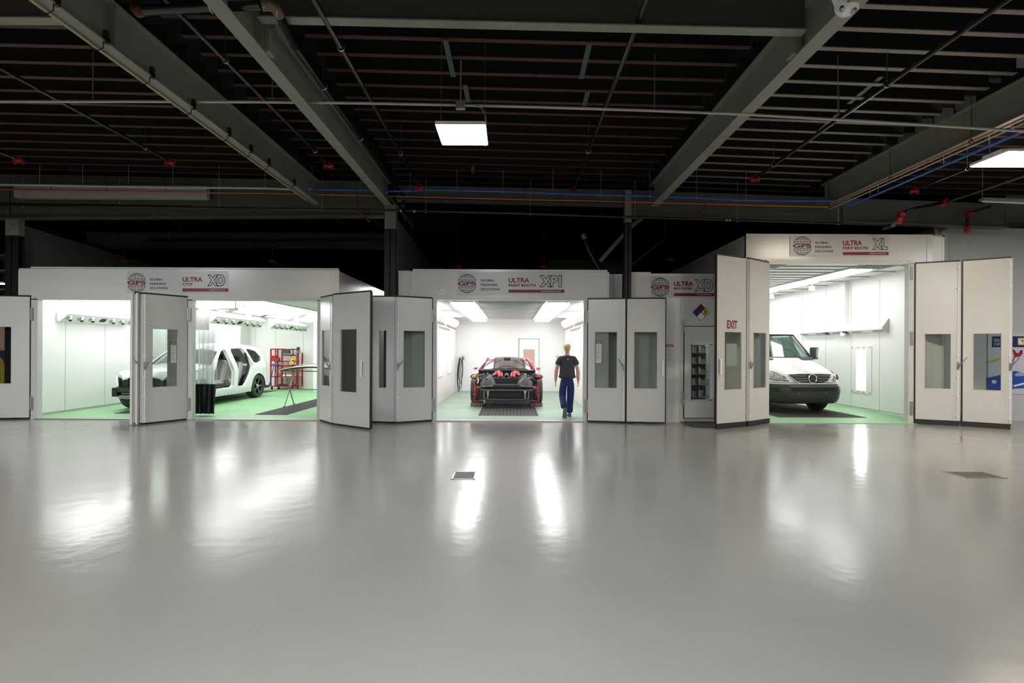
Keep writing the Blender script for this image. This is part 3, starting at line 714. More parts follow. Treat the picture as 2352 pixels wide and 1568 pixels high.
for y in (14.25, 16.45):
    s_p = MB(); s_p.cyl((8.52, y, 3.62), (8.52, y, 3.45), .015, n=8); s_p.cyl((8.52, y, 3.45), (8.52, y, 3.32), .07, .08, n=10); s_p.build('sprinkler_head', 'inner', booth_r, True)
# blower bar on right wall
y0, y1 = RX1/((2040-CX)/F), RX1/((1845-CX)/F)
t_ = MB(); pr = [(0, .18), (0, -.06), (-.04, -.07), (-.15, .0), (-.15, .04), (-.03, .17)]
t_.rings([[(RX1+a, yy, 2.18+b_) for a, b_ in pr] for yy in (y0, y1)]); tr = t_.build('wall_blower', 'inner', booth_r, True)
t_ = MB(); t_.poly([(RX1, y0-.03, 2.08), (RX1-.17, y0-.03, 2.16), (RX1-.17, y0-.03, 2.23), (RX1, y0-.03, 2.46)], (0, .04, 0)); t_.build('end_plate', 'trim', tr)
nz = MB()
for q in (.06, .28, .50, .72, .94): nz.bar((RX1-.10, y0+(y1-y0)*(q-.05), 2.145), (RX1-.10, y0+(y1-y0)*(q+.05), 2.145), .012, .04)
nz.pieces('slot', 'gratev', tr)
nz = MB()
for q in (.40, .63): nz.cbox((RX1-.10, y0+(y1-y0)*q, 2.14), .10, .16, .03, Matrix.Rotation(.45, 3, 'Y'))
nz.pieces('display', 'black', tr)
# bright inspection window low on the right wall
ya, yb = RX1/((2003-CX)/F), RX1/((1957-CX)/F); za, zb = W(2000, 905, ya).z+.0, W(2000, 795, ya).z
b = MB()
for a, b_, c, d in ((ya, yb, za, za+.07), (ya, yb, zb-.07, zb), (ya, ya+.20, za+.07, zb-.07), (yb-.20, yb, za+.07, zb-.07)): b.box(RX1-.02, RX1, a, b_, c, d)
wf = b.build('wall_light', 'inner', booth_r, True)
b = MB(); b.box(RX1-.008, RX1, ya+.20, yb-.20, za+.07, zb-.07); b.build('diffuser', 'boothlamp', wf)
b = MB()
for k in range(4):
    for zz in (za+.03, zb-.03): b.cyl((RX1-.02, ya+.05+(yb-ya-.1)*k/3, zz), (RX1-.028, ya+.05+(yb-ya-.1)*k/3, zz), .015, n=6)
b.pieces('screws', 'dark', wf)
grate(booth_r, 6.4, 8.5, 12.0, 19.5, step=.09)
# doors
lf, mpJ, LJ = door_leaf(booth_r, (4.17, 10.2), (4.96, 10.6), 0.10, 3.565, (.26, .83, .80, 1.99), handle=.10, vseal=(1, 0))
b = MB(); b.text('EXIT', lambda x, y: mpJ(x, y, -.004), LJ*.33, LJ*.68, 2.06, 2.23, .03); ex = b.build('exit_lettering', 'signred', booth_r, True)
b = MB(); b.add([mpJ(x, y, .06) for x, y in ((LJ*.4, 1.28), (LJ*.75, 1.28), (LJ*.75, 1.75), (LJ*.4, 1.75))], [(0,1,2,3)]); b.build('notice', 'paper', booth_r, True)
door_leaf(booth_r, (5.0, 10.6), (XF(1766), YF-.03), 0.10, 3.565, (.24, .82, .80, 1.99), lever=(.05, 1))
door_leaf(booth_r, (XF(2097)+.02, YF-.03), (9.66, 10.80), 0.10, 3.565, (.23, .80, .80, 1.99), lever=(.95, 1), vseal=(1, 0))
door_leaf(booth_r, (9.70, 10.79), (10.33, 10.36), 0.10, 3.565, (.24, .80, .80, 1.99), lever=(.97, 1), vseal=(1, 0))
b = MB()
for p0, p1 in (((4.17, 10.2), (4.96, 10.6)), ((5.0, 10.6), (XF(1766), YF-.03)), ((XF(2097)+.02, YF-.03), (9.66, 10.80)), ((9.70, 10.79), (10.33, 10.36))):
    b.bar((p0[0], p0[1]+.02, .055), (p1[0], p1[1]+.02, .055), .05, .10, (0,0,1))
b.pieces('bottom_sweep', 'rubber', booth_r, True)
for z in (.2, 1.75, 3.2): hinge(booth_r, XF(2092), YF-.03, z, .3)
b = MB(); b.add([fmap(YF-.006)(x, y) for x, y in ((1815, 581), (1829, 581), (1829, 588), (1815, 588))], [(0,1,2,3)]); b.build('data_plate', 'paper', booth_r, True)
b = MB(); b.add([fmap(YF-.006)(x, y) for x, y in ((1003, 665), (1024, 665), (1024, 676), (1003, 676))], [(0,1,2,3)]); cp = b.build('data_plate', 'paper', booth_m, True)
b = MB()
for a, c, wd in ((1005, 667, 5), (1010, 670, 2), (1015, 670, 3), (1005, 672, 4)): b.add([fmap(YF-.009)(x, y) for x, y in ((a, c), (a+wd, c), (a+wd, c+1), (a, c+1))], [(0,1,2,3)])
b.build('small_print', 'signblack', cp)
sign(booth_r, YF-.014, (1815, 541, 2041, 588), (1843, 564.5, 21), (1872, 554.5, 42, 5.2), (1936, 1980, 552, 563.5), (1936, 1994, 566, 573, 'PAINT BOOTH'), (2003, 2039, 547, 573.5, 'XL'), (1936, 578.5, 2041, 585.5))

# ---------- far right spray cabinet wall ----------
YC = 11.75
cab = thing('spray_cabinet', 'plain grey white cabinet wall with a car poster at the right edge', 'spray cabinet', (11, YC, 0))
zc_t = W(2200, 524, YC).z
b = MB(); b.box(XF(2146)*YC/YF, 13.5, YC, YC+.06, .12, zc_t); b.build('front_wall', 'panel_dim', cab, True)
b = MB(); b.cyl((W(2165, 800, YC-.02).x, YC-.0, .12), (W(2165, 800, YC).x, YC, zc_t-.06), .12, n=24); b.build('corner_column', 'panel_dim', cab, True)
b = MB(); b.box(XF(2146)*YC/YF, 13.5, YC+.06, 15, zc_t-.06, zc_t); b.build('roof', 'panel_dim', cab, True)
b = MB(); b.box(XF(2146)*YC/YF, 13.5, YC+.03, 15, 0, .12); b.build('plinth', 'black', cab, True)
mpP = lambda x, y: W(x, y, YC-.03)
PX0, PX1 = 2268, 2420
b = MB(); q = [W(x, y, YC-.01) for x, y in ((PX0, 765), (PX1, 765), (PX1, 905), (PX0, 905))]; b.poly(q, (0, -.012, 0)); pst = b.build('poster', mat('posterbg', (.55, .56, .60), .4), cab, True)
def pp(pts, m, nm, d=.03, parent=None):
    b = MB(); b.add([W(x, y, YC-d) for x, y in pts], [tuple(range(len(pts)))]); return b.build(nm, m, pst)
pp([(2279, 772), (PX1, 772), (PX1, 797), (2279, 797)], mat('navy', (.02, .025, .12), .4), 'title_band')
b = MB(); b.text('SPRAY', lambda x, y: W(x, y, YC-.033), 2283, 2300, 785, 778, .01); b.text('CABINET', lambda x, y: W(x, y, YC-.033), 2283, 2306, 793, 787, .01); b.build('title', 'paper', pst)
pp([(2338, 776), (2352.5, 776), (2352.5, 792), (2338, 792)], 'yellow', 'badge', .033)
b = MB(); ct = [(2345+6*math.cos(a*.4), 784+6*math.sin(a*.4)) for a in range(16)]; b.add([W(x, y, YC-.036) for x, y in ct], [tuple(range(16))]); b.build('badge_disc', 'white', pst)
pp([(2343, 779), (2350, 782), (2350, 787), (2347, 784)], 'signred', 'badge_mark', .039)
pp([(2325, 801), (2330, 803), (2335, 810), (2340, 811), (2344, 804), (2348, 804), (2349, 812), (2342, 819), (2333, 820), (2329, 824), (2326, 838), (2323, 841), (2324, 828), (2330, 817), (2327, 809)], mat('birdred', (.3, .02, .02), .5), 'bird')
pp([(2343, 806), (2347, 803), (2348, 808), (2344, 810)], 'navy', 'bird_wing_tip', .033)
pp([(2268, 828), (2285, 826), (2300, 818), (2310, 810), (2310, 816), (2300, 824), (2285, 832), (2268, 835)], mat('ribbonyel', (.45, .45, .12), .5), 'ribbon')
pp([(2268, 867), (2290, 863), (2303, 858), (2318, 852), (2335, 852), (2350, 857), (2370, 864), (2400, 870), (2405, 885), (2390, 890), (2330, 892), (2318, 898), (2290, 900), (2268, 898)], mat('carblue', (.03, .08, .35), .3), 'printed_car')
pp([(2330, 860), (2338, 855), (2349, 857), (2356, 863), (2334, 864)], mat('pglass', (.3, .4, .42), .3), 'printed_windows', .033)
pp([(2327, 885), (2352, 878), (2360, 878), (2360, 881), (2330, 888)], 'paper', 'printed_sill', .033)
pp([(2277, 876), (2281, 872), (2287, 873), (2290, 877), (2286, 881), (2279, 880)], 'paper', 'printed_headlight', .033)
b = MB(); b.box(XF(2320)*YC/YF, 13.5, YC-.03, YC, W(2320, 904, YC).z-.9, W(2320, 906, YC).z); b.build('lower_panel', 'panel_dim', cab, True)
# right grey hall wall return beyond the cabinet
struct(MB().box(W(2310, 500, 12.2).x, 19, 12.2, 12.3, 0, 6.1).build('wall_return', mat('greywall', (.17, .165, .15), .6)))
# door mat in front of the mixing room
q = [G(1560, 968.5), G(1641, 968.5), G(1648, 982), G(1592, 982)]
m_ = MB(); m_.poly([(v.x, v.y, .001) for v in q], (0, 0, .012)); tag(m_.build('door_mat', mat('mat', (.10, .095, .07), .8), shift=None), 'dark brown door mat on the floor in front of the glazed narrow door', 'mat')

# interiors of the booths are rooms: walls, floors and ceilings become setting; fittings become things of their own
SETN = {'left_side_wall': 'wall_left', 'right_side_wall': 'wall_right', 'left_wall': 'wall_left', 'right_wall': 'wall_right', 'rear_wall': 'wall_back', 'interior_wall': 'wall_back', 'ceiling_panel': 'ceiling', 'roof': 'ceiling',
        'green_floor': 'floor', 'inner_floor': 'floor', 'pilaster': 'trim_1', 'post': 'trim_2', 'panel_seams': 'trim_3', 'floor_seams': 'trim_4', 'ceiling_filter_frame': 'trim_5', 'personnel_door': 'door_1'}
ORD = ['nearest to the doorway', 'second from the doorway', 'third from the doorway', 'fourth from the doorway', 'fifth from the doorway', 'farthest from the doorway']
def ctr(o):
    vs = [v.co for v in o.data.vertices]; return Vector((sum(v.x for v in vs)/len(vs), sum(v.y for v in vs)/len(vs), sum(v.z for v in vs)/len(vs)))
for root, nm in ((booth_l, 'left booth'), (booth_m, 'middle booth'), (booth_r, 'tall right booth'), (mix, 'mixing room')):
    fit = {}
    for o in list(root.children):
        k = o.name.split('.')[0]
        if k in SETN or k in ('ceiling_light', 'ceiling_vent', 'ceiling_sprinkler', 'blower_bar', 'wall_blower', 'wall_light', 'floor_grate'):
            o.parent = None; o.matrix_parent_inverse = Matrix()
        if k in SETN: o.name = SETN[k]; struct(o)
        elif o.parent is None: fit.setdefault(k, []).append(o)
    for k, os_ in fit.items():
        rowsx = {}
        for o in os_: rowsx.setdefault(round(ctr(o).x*2), []).append(o)
        xs = sorted(rowsx); names = {1: [''], 2: ['left', 'right'], 3: ['left', 'middle', 'right'], 4: ['far left', 'inner left', 'inner right', 'far right']}[len(xs)]
        for x, side in zip(xs, names):
            rw = sorted(rowsx[x], key=lambda o: ctr(o).y)
            for i, o in enumerate(rw):
                kind, cat = {'ceiling_light': ('lit white ceiling panel', 'ceiling light'), 'ceiling_vent': ('grille in the ceiling', 'vent'), 'ceiling_sprinkler': ('small nozzle hanging from the ceiling', 'sprinkler'),
                    'blower_bar': ('white angled blower bar with six round nozzles hanging', 'air blower'), 'wall_blower': ('white angled blower bar high on the wall', 'air blower'), 'wall_light': ('tall bright window light on the wall', 'wall light'), 'floor_grate': ('dark slotted floor grate', 'grate')}[k]
                lb = kind+' in the '+nm
                if k == 'ceiling_light' and len(xs) == 4: lb += ', '+side+' row'
                elif side and k in ('wall_blower', 'wall_light'): lb += ', '+side+' wall'
                elif side: lb += ', '+side+' side'
                if len(rw) > 1: lb += ', '+(ORD[i] if i < len(rw)-1 or len(rw) < 3 else ORD[5])
                if len(lb.split()) > 16: lb = lb.replace('small nozzle hanging from the ceiling', 'small ceiling nozzle').replace('white angled blower bar with six round nozzles hanging', 'blower bar with six round nozzles').replace('tall bright window light on the wall', 'tall bright window light').replace('white angled blower bar high on the wall', 'white angled blower bar')
                tag(o, lb, cat, (cat+'s of the '+nm) if len(os_) > 1 else None)
booth_l['label'] = 'long white booth front on the left with two wide openings and folded doors'
booth_m['label'] = 'white booth front in the middle framing the red stripped car, doors folded open'
booth_r['label'] = 'tallest white booth front on the right framing the white van, four door leaves open'
# ================= CEILING STEEL =================
def ibeam(mb, p0, p1, h, wf=.17, tw=.012, tf=.02):
    """p0,p1 = bottom centre line; beam rises h"""
    p0 = Vector(p0); p1 = Vector(p1); up = Vector((0, 0, 1))
    mb.bar(p0+up*tf/2, p1+up*tf/2, wf, tf, up); mb.bar(p0+up*(h-tf/2), p1+up*(h-tf/2), wf, tf, up); mb.bar(p0+up*h/2, p1+up*h/2, tw, h-2*tf, up)
ZB = 4.76
def main_beam(X, label, y0=-6.5, y1=11.0, m='steelpaint', stiff=()):
    t = thing('roof_beam', label, 'beam', (X, (y0+y1)/2, ZB))
    b = MB(); ibeam(b, (X, y0, ZB), (X, y1, ZB), .50, .17); b.build('beam_body', m, t, True)
    for y in stiff:
        s_ = MB(); s_.box(X-.085, X+.085, y-.006, y+.006, ZB+.02, ZB+.48); s_.build('stiffener', m, t, True)
    return t
bA = main_beam(-4.30, 'painted steel roof beam with black pipe clips, leftmost of the long beams', stiff=(5.3,))
bB = main_beam(-2.74, 'painted steel roof beam meeting the column left of the middle booth', stiff=(5.3,))
bC = main_beam(3.11, 'painted steel roof beam slanting from the upper right to the middle column')
bD = main_beam(6.86, 'painted steel roof beam on the right beside the orange and blue pipes')
main_beam(-11.6, 'painted steel roof beam above the far left edge')
# bracket angles where the cross beam meets
for t, X in ((bB, -2.74), (bC, 3.11)):
    s_ = MB(); sg = 1 if X < 0 else -1
    s_.box(min(X+sg*.02, X+sg*.13), max(X+sg*.02, X+sg*.13), 5.35, 5.48, ZB+.02, ZB+.47); s_.build('end_bracket', 'steelpaint', t, True)
# pale pipe and clips on beam A
gp = thing('gas_pipe', 'thin pale pipe clipped along the flange of the leftmost roof beam', 'pipe', (-4.36, 7, ZB))
b = MB(); b.cyl((-4.37, 3, ZB-.02), (-4.37, 10.6, ZB-.02), .014, n=8); b.build('pipe', mat('paleyellow', (.42, .40, .22), .5), gp, True)
for px, py in ((143, 12), (260, 98), (362, 178), (456, 250), (534, 312), (583, 350), (622, 381), (675, 425)):
    Y = (ZB+.02-EYE)*F/(HY-py); c = MB(); c.box(-4.24, -4.20, Y-.02, Y+.02, ZB-.01, ZB+.12); c.box(-4.30, -4.20, Y-.02, Y+.02, ZB+.022, ZB+.045)
    c.tube([(-4.25, Y, ZB+.01), (-4.25, Y, ZB-.05), (-4.30, Y, ZB-.08), (-4.37, Y, ZB-.06), (-4.40, Y, ZB-.02)], .006, 6); c.build('pipe_clip', 'black', gp, True)
# transverse beams near the camera
def cross_beam(x0, z0, x1, z1, Y, h, label, wf=.12, m='steelpaint', name='cross_beam'):
    b = MB(); b.bar((x0, Y, z0+.007), (x1, Y, z1+.007), wf, .014, (0,0,1)); b.bar((x0, Y, z0+h), (x1, Y, z1+h), wf, .014, (0,0,1)); o = b.build(name, m)
    q = MB(); q.bar((x0, Y, z0+h/2+.007), (x1, Y, z1+h/2+.007), .01, h-.014, (0,0,1)); q.build('web', 'web_shade', o); return tag(o, label, 'beam')
a = W(655, 47, 5.2); c = W(1790, 76, 5.2)
cross_beam(-2.64, a.z, 3.02, c.z, 5.2, .36, 'pale cross beam spanning the top of the picture between two long beams')
a = W(0, 49, 5.2); cross_beam(-11.5, a.z, -4.4, a.z, 5.2, .36, 'pale cross beam in the upper left corner')
# joists : rows from measured image heights at the centre
rows = []
k0 = 1/706.0; 
for i in range(0, 15): rows.append(F*(5.5-EYE)*(k0 + i*0.0865e-3))
bays = [(-11.5, -4.40, -0.020, 'left'), (-4.20, -2.84, -0.018, 'between'), (-2.64, 3.00, -0.022, 'mid'), (3.22, 6.76, -0.034, 'right'), (6.96, 13.5, -0.034, 'farright')]
JL = {'left': 'dark red-brown roof joist in the bay left of the leftmost long beam', 'between': 'short dark roof joist between the two left long beams', 'mid': 'dark red-brown roof joist in the wide middle bay above the hanging lamp', 'right': 'pale-lit roof joist in the bay between the two right long beams', 'farright': 'brown roof joist in the bay at the far right'}
zc = {'left': 5.53, 'between': 5.55, 'mid': 5.50, 'right': 5.46, 'farright': 5.40}
jm = {'left': 'joist', 'between': 'joist', 'mid': 'joist', 'right': 'joist_lit', 'farright': 'joist'}
joist_rows = [rows[0]-.39*q for q in (6, 5, 4, 3, 2, 1)] + rows
for x0, x1, sl, nm in bays:
    proto = None
    for Y in joist_rows:
        if proto is None:
            b = MB(); xm = (x0+x1)/2; L = x1-x0
            pts = [(x0, zc[nm]-sl*0), (x1, zc[nm]+sl*L)]
            if nm == 'mid': pts = [(x0, zc[nm]+.066), (x1, zc[nm]+.066+sl*L)]
            if nm == 'farright': pts = [(x0, zc['right']-.034*3.5), (x1, zc['right']-.034*3.5+sl*L*.3)]
            za, zb_ = pts[0][1], pts[1][1]
            def jb(b, ya, yb, h0, h1): b.add([(x0, ya, za+h0), (x1, ya, zb_+h0), (x1, yb, zb_+h0), (x0, yb, za+h0), (x0, ya, za+h1), (x1, ya, zb_+h1), (x1, yb, zb_+h1), (x0, yb, za+h1)], [(3,2,1,0),(4,5,6,7),(0,1,5,4),(1,2,6,5),(2,3,7,6),(3,0,4,7)]); return b
            o = jb(b, -.012, .012, .012, .30).build('roof_joist', 'joistweb_shade')
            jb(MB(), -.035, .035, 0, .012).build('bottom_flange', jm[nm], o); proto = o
        else:
            o = dup(proto)
        o.location = (0, Y, 0); tag(o, JL[nm], 'joist', 'roof joists, ' + {'left': 'left bay', 'between': 'narrow bay', 'mid': 'middle bay', 'right': 'right bay', 'farright': 'far right bay'}[nm])
# steel straps on joists
def strap(p0, p1, Y0, Y1, label):
    a = W(p0[0], p0[1], Y0); b_ = W(p1[0], p1[1], Y1); m = MB(); m.bar(a, b_, .07, .008, (0,0,1)); t = tag(m.build('metal_strap', mat('strap', (.09, .12, .115), .5, .3)), label, 'strap', 'steel straps bridging the joists')
    r = MB()
    for q in (.03, .5, .97):
        p = a+(b_-a)*q
        for s_ in (-.015, .015): r.sph(p+Vector((s_, 0, -.008)), .006, n=6, m=4)
    r.build('bolts', 'steel', t)
def jY(py, z=5.48): return (z-EYE)*F/(HY-py)
for p0, p1 in (((1023, 92), (1041, 176)), ((1068, 195), (1076, 235)), ((1354, 100), (1335, 181)), ((1350, 212), (1342, 243)), ((1411, 0), (1396, 62)), ((1041, 0), (1044, 53)), ((1086, 380), (1086, 396))):
    strap(p0, p1, jY(p0[1]), jY(p1[1]), 'steel strap screwed under the dark joists of the middle bay')
for p0, p1 in (((2025, 176), (1950, 238)), ((1925, 262), (1868, 312))):
    strap(p0, p1, jY(p0[1], 5.40), jY(p1[1], 5.38), 'pale steel strap screwed under the joists beside a black pipe')
# girders along the booth fronts
def girder(x0, x1, YG, ztop0, ztop1, zb0, zb1, label, m='steelgrey', wf=.22):
    b = MB(); tf = .02
    def slab(za0, za1, y0, y1, th):
        b.add([(x0, y0, za0), (x1, y0, za1), (x1, y1, za1), (x0, y1, za0), (x0, y0, za0+th), (x1, y0, za1+th), (x1, y1, za1+th), (x0, y1, za0+th)], [(3,2,1,0),(4,5,6,7),(0,1,5,4),(1,2,6,5),(2,3,7,6),(3,0,4,7)])
    slab(zb0, zb1, YG-wf/2, YG+wf/2, tf); slab(ztop0-tf, ztop1-tf, YG-wf/2, YG+wf/2, tf)
    b.add([(x0, YG-.008, zb0), (x1, YG-.008, zb1), (x1, YG+.008, zb1), (x0, YG+.008, zb0), (x0, YG-.008, ztop0), (x1, YG-.008, ztop1), (x1, YG+.008, ztop1), (x0, YG+.008, ztop0)], [(3,2,1,0),(4,5,6,7),(0,1,5,4),(1,2,6,5),(2,3,7,6),(3,0,4,7)])
    return tag(b.build('girder', m), label, 'girder')
YG = 11.2
zz = lambda x, y: W(x, y, YG).z
xx = lambda x, y=450: W(x, y, YG).x
girder(xx(25), xx(883), YG, zz(0, 404), zz(883, 420), zz(25, 503), zz(883, 499), 'deep grey steel girder above the left booth', 'steelgrey')
girder(xx(-120), xx(22), YG, zz(0, 404), zz(20, 404), zz(0, 503), zz(22, 503), 'short grey steel girder at the far left edge')
girder(xx(912), xx(1437), YG, zz(912, 429), zz(1437, 440), zz(912, 461), zz(1437, 474), 'shallow grey steel girder above the middle booth between two columns')
girder(xx(1452), xx(2308), YG, zz(1452, 440), zz(2308, 472), zz(1452, 497), zz(2308, 525), 'deep grey steel girder above the right booth')
girder(xx(-100), W(883, 555, 14.6).x, 14.6, W(400, 535, 14.6).z, W(883, 537, 14.6).z, W(300, 571, 14.6).z, W(883, 571, 14.6).z, 'dark grey girder set back above the left booth roof', 'dark2' if 'dark2' in MATS else mat('dark2', (.10, .10, .09), .6))
# columns
def column(px0, px1, py_top, py_split, label, YC_=11.0):
    x0, x1 = W(px0, 500, YC_).x, W(px1, 500, YC_).x; zt = W(px0, py_top, YC_).z; zs = W(px0, py_split, YC_).z if py_split else zt
    t = thing('steel_column', label, 'column', ((x0+x1)/2, YC_+.1, 0))
    b = MB(); b.box(x0, x1, YC_, YC_+.02, 0, zs); b.box(x0, x1, YC_+.13, YC_+.15, 0, zs); b.box((x0+x1)/2-.01, (x0+x1)/2+.01, YC_, YC_+.15, 0, zs); b.build('shaft', 'black', t, True)
    if py_split:
        b = MB(); b.box(x0, x1, YC_, YC_+.15, zs, zt); b.build('upper_section', 'steelpaint', t, True)
        r = MB()
        for k in range(5): 
            for s_ in (-.08, .08): r.cyl((x0+(x1-x0)/2+s_, YC_, zs+.12+k*.09), (x0+(x1-x0)/2+s_, YC_-.02, zs+.12+k*.09), .012, n=6)
        r.build('bolts', 'zinc', t, True)
    b = MB(); b.box(x0-.06, x1+.06, YC_-.06, YC_+.2, 0, .02); b.build('base_plate', 'black', t, True)
column(883, 909, 470, 525, 'black steel column left of the middle booth, its top painted grey', 11.12)
column(1436, 1451, 436, 510, 'black steel column in front of the narrow mixing room', 10.99)
column(12, 42, 500, 540, 'black steel column at the left end of the left booth', 11.2)
column(2141, 2145, 540, None, 'thin black post between the tall booth and the grey cabinet', 11.3)
# high partition walls above the booths
def hwall(px, pyt, Yend, zb_, label, m='panel_dim', edge='white', Y0_=11.3, th=.06, dz=0):
    x = W(px, pyt, Y0_).x; zt = W(px, pyt, Y0_).z
    t = thing('partition_wall', label, 'partition', (x, Y0_, zb_))
    b = MB(); b.add([(x-th, Y0_, zb_), (x, Y0_, zb_), (x, Yend, zb_), (x-th, Yend, zb_), (x-th, Y0_, zt), (x, Y0_, zt), (x, Yend, zt-dz), (x-th, Yend, zt-dz)], [(3,2,1,0),(4,5,6,7),(0,1,5,4),(1,2,6,5),(2,3,7,6),(3,0,4,7)]); b.build('wall_panel', m, t, True)
    b = MB(); b.box(x-th-.01, x+.01, Y0_-.03, Y0_, zb_, zt); b.build('edge_trim', edge, t, True); return x, zt
hm = mat('hiwall', (.16, .155, .145), .6)
x, zt = hwall(44, 514, 17.5, 3.40, 'grey partition wall rising above the left end of the left booth', hm, 'trim', 11.35, dz=.35)
pp_ = thing('black_pipe', 'black pipe running down the top edge of the grey partition at the left', 'pipe', (x+.05, 12, zt))
b = MB(); b.cyl((x+.05, 11.3, zt+.04), (x+.05, 17.4, zt-.28), .03, n=8); b.build('pipe', 'black', pp_, True)
hwall(912, 502, 20, 0, 'tall pale partition wall behind the column left of the middle booth', hm, 'white', 11.35, dz=.3)
# dark far deck ribs (visible faintly)
b = MB()
for i in range(9): b.box(-10.5+i*.95, -10.42+i*.95, 11.6, 14.4, 5.12, 5.2)
tag(b.build('deck_ribs', mat('rib', (.05, .05, .045), .6)), 'dark ribbed roof deck strip seen below the left girder', 'roof deck')
# ================= LAMPS =================
def lamp(name, label, x0, x1, y0, y1, z, m, top=True):
    t = thing(name, label, 'ceiling light', ((x0+x1)/2, (y0+y1)/2, z))
    h = MB(); h.box(x0, x1, y0, y1, z+.01, z+.05); h.box(x0+.06, x1-.06, y0+.15, y1-.15, z+.05, z+.11); h.build('housing', 'inner', t, True)
    d = MB(); d.box(x0+.012, x1-.012, y0+.012, y1-.012, z, z+.009); d.build('diffuser', m, t, True)
    c = MB()
    for x in (x0+.03, x1-.03):
        for q in range(36): 
            za = z+.06+q*.035; c.cyl((x, (y0+y1)/2, za), (x+(.004 if q % 2 else -.004), (y0+y1)/2, za+.03), .004, n=5)
    c.build('chain', 'steel', t, True); return t
lamp('hanging_lamp', 'bright square lamp hanging on chains above the middle of the hall', -.94, -.33, 6.03, 6.63, 4.30, 'lamp')
t = lamp('hanging_lamp', 'warm hanging lamp cut off by the right edge', 7.22, 8.5, 7.3, 7.92, 4.52, 'lampwarm')
# uplight slot of the right lamp
u = MB(); u.box(7.4, 8.3, 7.5, 7.7, 4.632, 4.636); u.build('uplight_slot', lightmat('up', (1, .93, .85), 30), t, True)
for i, (x, y) in enumerate(((-8, .6), (-.6, .2), (8, .6), (-8, -4.5), (-.6, -4.5), (8, -4.5), (-9.3, 6.4), (13.5, 6.4))):
    lamp('hanging_lamp', 'square hanging lamp in the unseen rear part of the hall', x-.6, x+.6, y-.45, y+.45, 4.40, 'lampwarm' if i in (0, 3, 5) else 'lamp')['group'] = 'lamps behind the view'
lightmat('passfill', (1, .96, .88), 6)  # added unseen lamp to light the side wall between the booths
t = lamp('hanging_lamp', 'added unseen lamp in the passage behind the doors between the left and middle booths', -3.75, -2.95, 15.2, 17.0, 3.45, 'passfill')
b = MB(); b.cyl((-3.35, 15.5, 3.5), (-3.35, 15.5, 6.1), .01, n=6); b.cyl((-3.35, 16.7, 3.5), (-3.35, 16.7, 6.1), .01, n=6); b.pieces('hanger_rod', 'zinc', t, True)
# emergency lamp at the top
e = thing('emergency_lamp', 'white twin emergency lamp mounted under the right middle beam at the top edge', 'emergency light', (3.1, 4.6, 4.7))
c = W(1945, 12, 4.62)
b = MB(); b.lathe([(0, -.09), (.06, -.08), (.095, -.03), (.10, .03), (.07, .09), (0, .10)], c, (.9, .1, .35), 16); b.build('body', 'white', e, True)
b = MB(); b.cbox(c+Vector((.02, 0, .10)), .22, .14, .08, Matrix.Rotation(-.4, 3, 'Y')); b.build('mounting_box', 'white', e, True)
b = MB(); b.sph(c+Vector((-.055, -.03, -.05)), .03, n=10, m=6); b.sph(c+Vector((.03, -.04, -.075)), .03, n=10, m=6); b.build('lamp_head', 'steel', e, True)
# unlit white box fixtures
b = MB(); a = W(24, 424, 10.9); c = W(470, 454, 10.9); b.box(a.x, c.x, 10.97, 11.1, c.z, W(300, 423, 10.9).z)
tag(b.build('light_box', mat('boxw', (.42, .40, .37), .5), bevel=.008), 'long pale box mounted on the girder at the upper left', 'light box')
t = thing('strip_light', 'unlit narrow strip light hanging at the right edge beside the red pipe elbow', 'strip light', W(2300, 460, 10))
b = MB(); a = W(2254, 458, 10); c = W(2400, 464, 10); b.bar(a, c, .12, .05, (0,0,1)); b.build('housing', 'zinc', t, True)
b = MB(); b.cyl(a+Vector((0, -.03, -.05)), c+Vector((0, -.03, -.05)), .016, n=8); b.build('tube', 'white', t, True)
b = MB(); b.cyl(a+Vector((.02, 0, 0)), a+Vector((.02, 0, 1.0)), .005, n=5); b.build('hanger', 'zinc', t, True)

# ================= PIPES =================
def pipe(name, label, pts, r, m, hang=(), cat='pipe', htop=5.55, hm_='zinc', ring=True, n=10, smooth=True):
    pts = [Vector(p) for p in pts]
    t = thing(name, label, cat, pts[0])
    b = MB(); b.tube(pts, r, n); b.build('pipe', m, t, True)
    for h in hang:
        h = Vector(h[:3]) if not isinstance(h, Vector) else h
        g = MB(); g.cyl(h+Vector((0, 0, r+.02)), (h.x, h.y, max(htop, h.z+.3)), .0055, n=5)
        if ring: g.tube([h+Vector((0, 0, 0))+Vector((math.cos(q)*(r+.008), 0, math.sin(q)*(r+.008)+.004)) for q in [i*math.pi/5 for i in range(10)]], .006, 5, closed=True)
        g.build('pipe_hanger', hm_, t, True)
    return t
# conduit across the upper third
cp_ = [W(x, y, 6.68) for x, y in ((-60, 233), (0, 233), (300, 233), (600, 234), (850, 237), (1050, 241), (1250, 246), (1500, 254), (1700, 262), (1900, 273), (2100, 285), (2300, 298), (2420, 305))]
cd = pipe('electrical_conduit', 'thin pale electrical conduit crossing the whole ceiling behind the hanging lamp', cp_, .018, 'conduit', [W(213, 233, 6.68), W(625, 234, 6.68), W(1503, 254, 6.68), W(1924, 274, 6.68)], 'conduit', ring=False)
b = MB(); c = W(1058, 242, 6.66); b.cbox(c, .12, .06, .10); b.build('junction_box', 'zinc', cd, True)
b = MB(); b.cyl(c+Vector((0, 0, .05)), c+Vector((0, 0, .6)), .01, n=6); b.tube([W(x, y, 6.6) for x, y in ((1098, 244), (1106, 248), (1114, 262), (1117, 280), (1116, 292))], .009, 6); b.cyl(W(1020, 240, 6.66), W(1100, 243, 6.66), .012, n=6); b.build('flex_lead', 'zinc', cd, True)
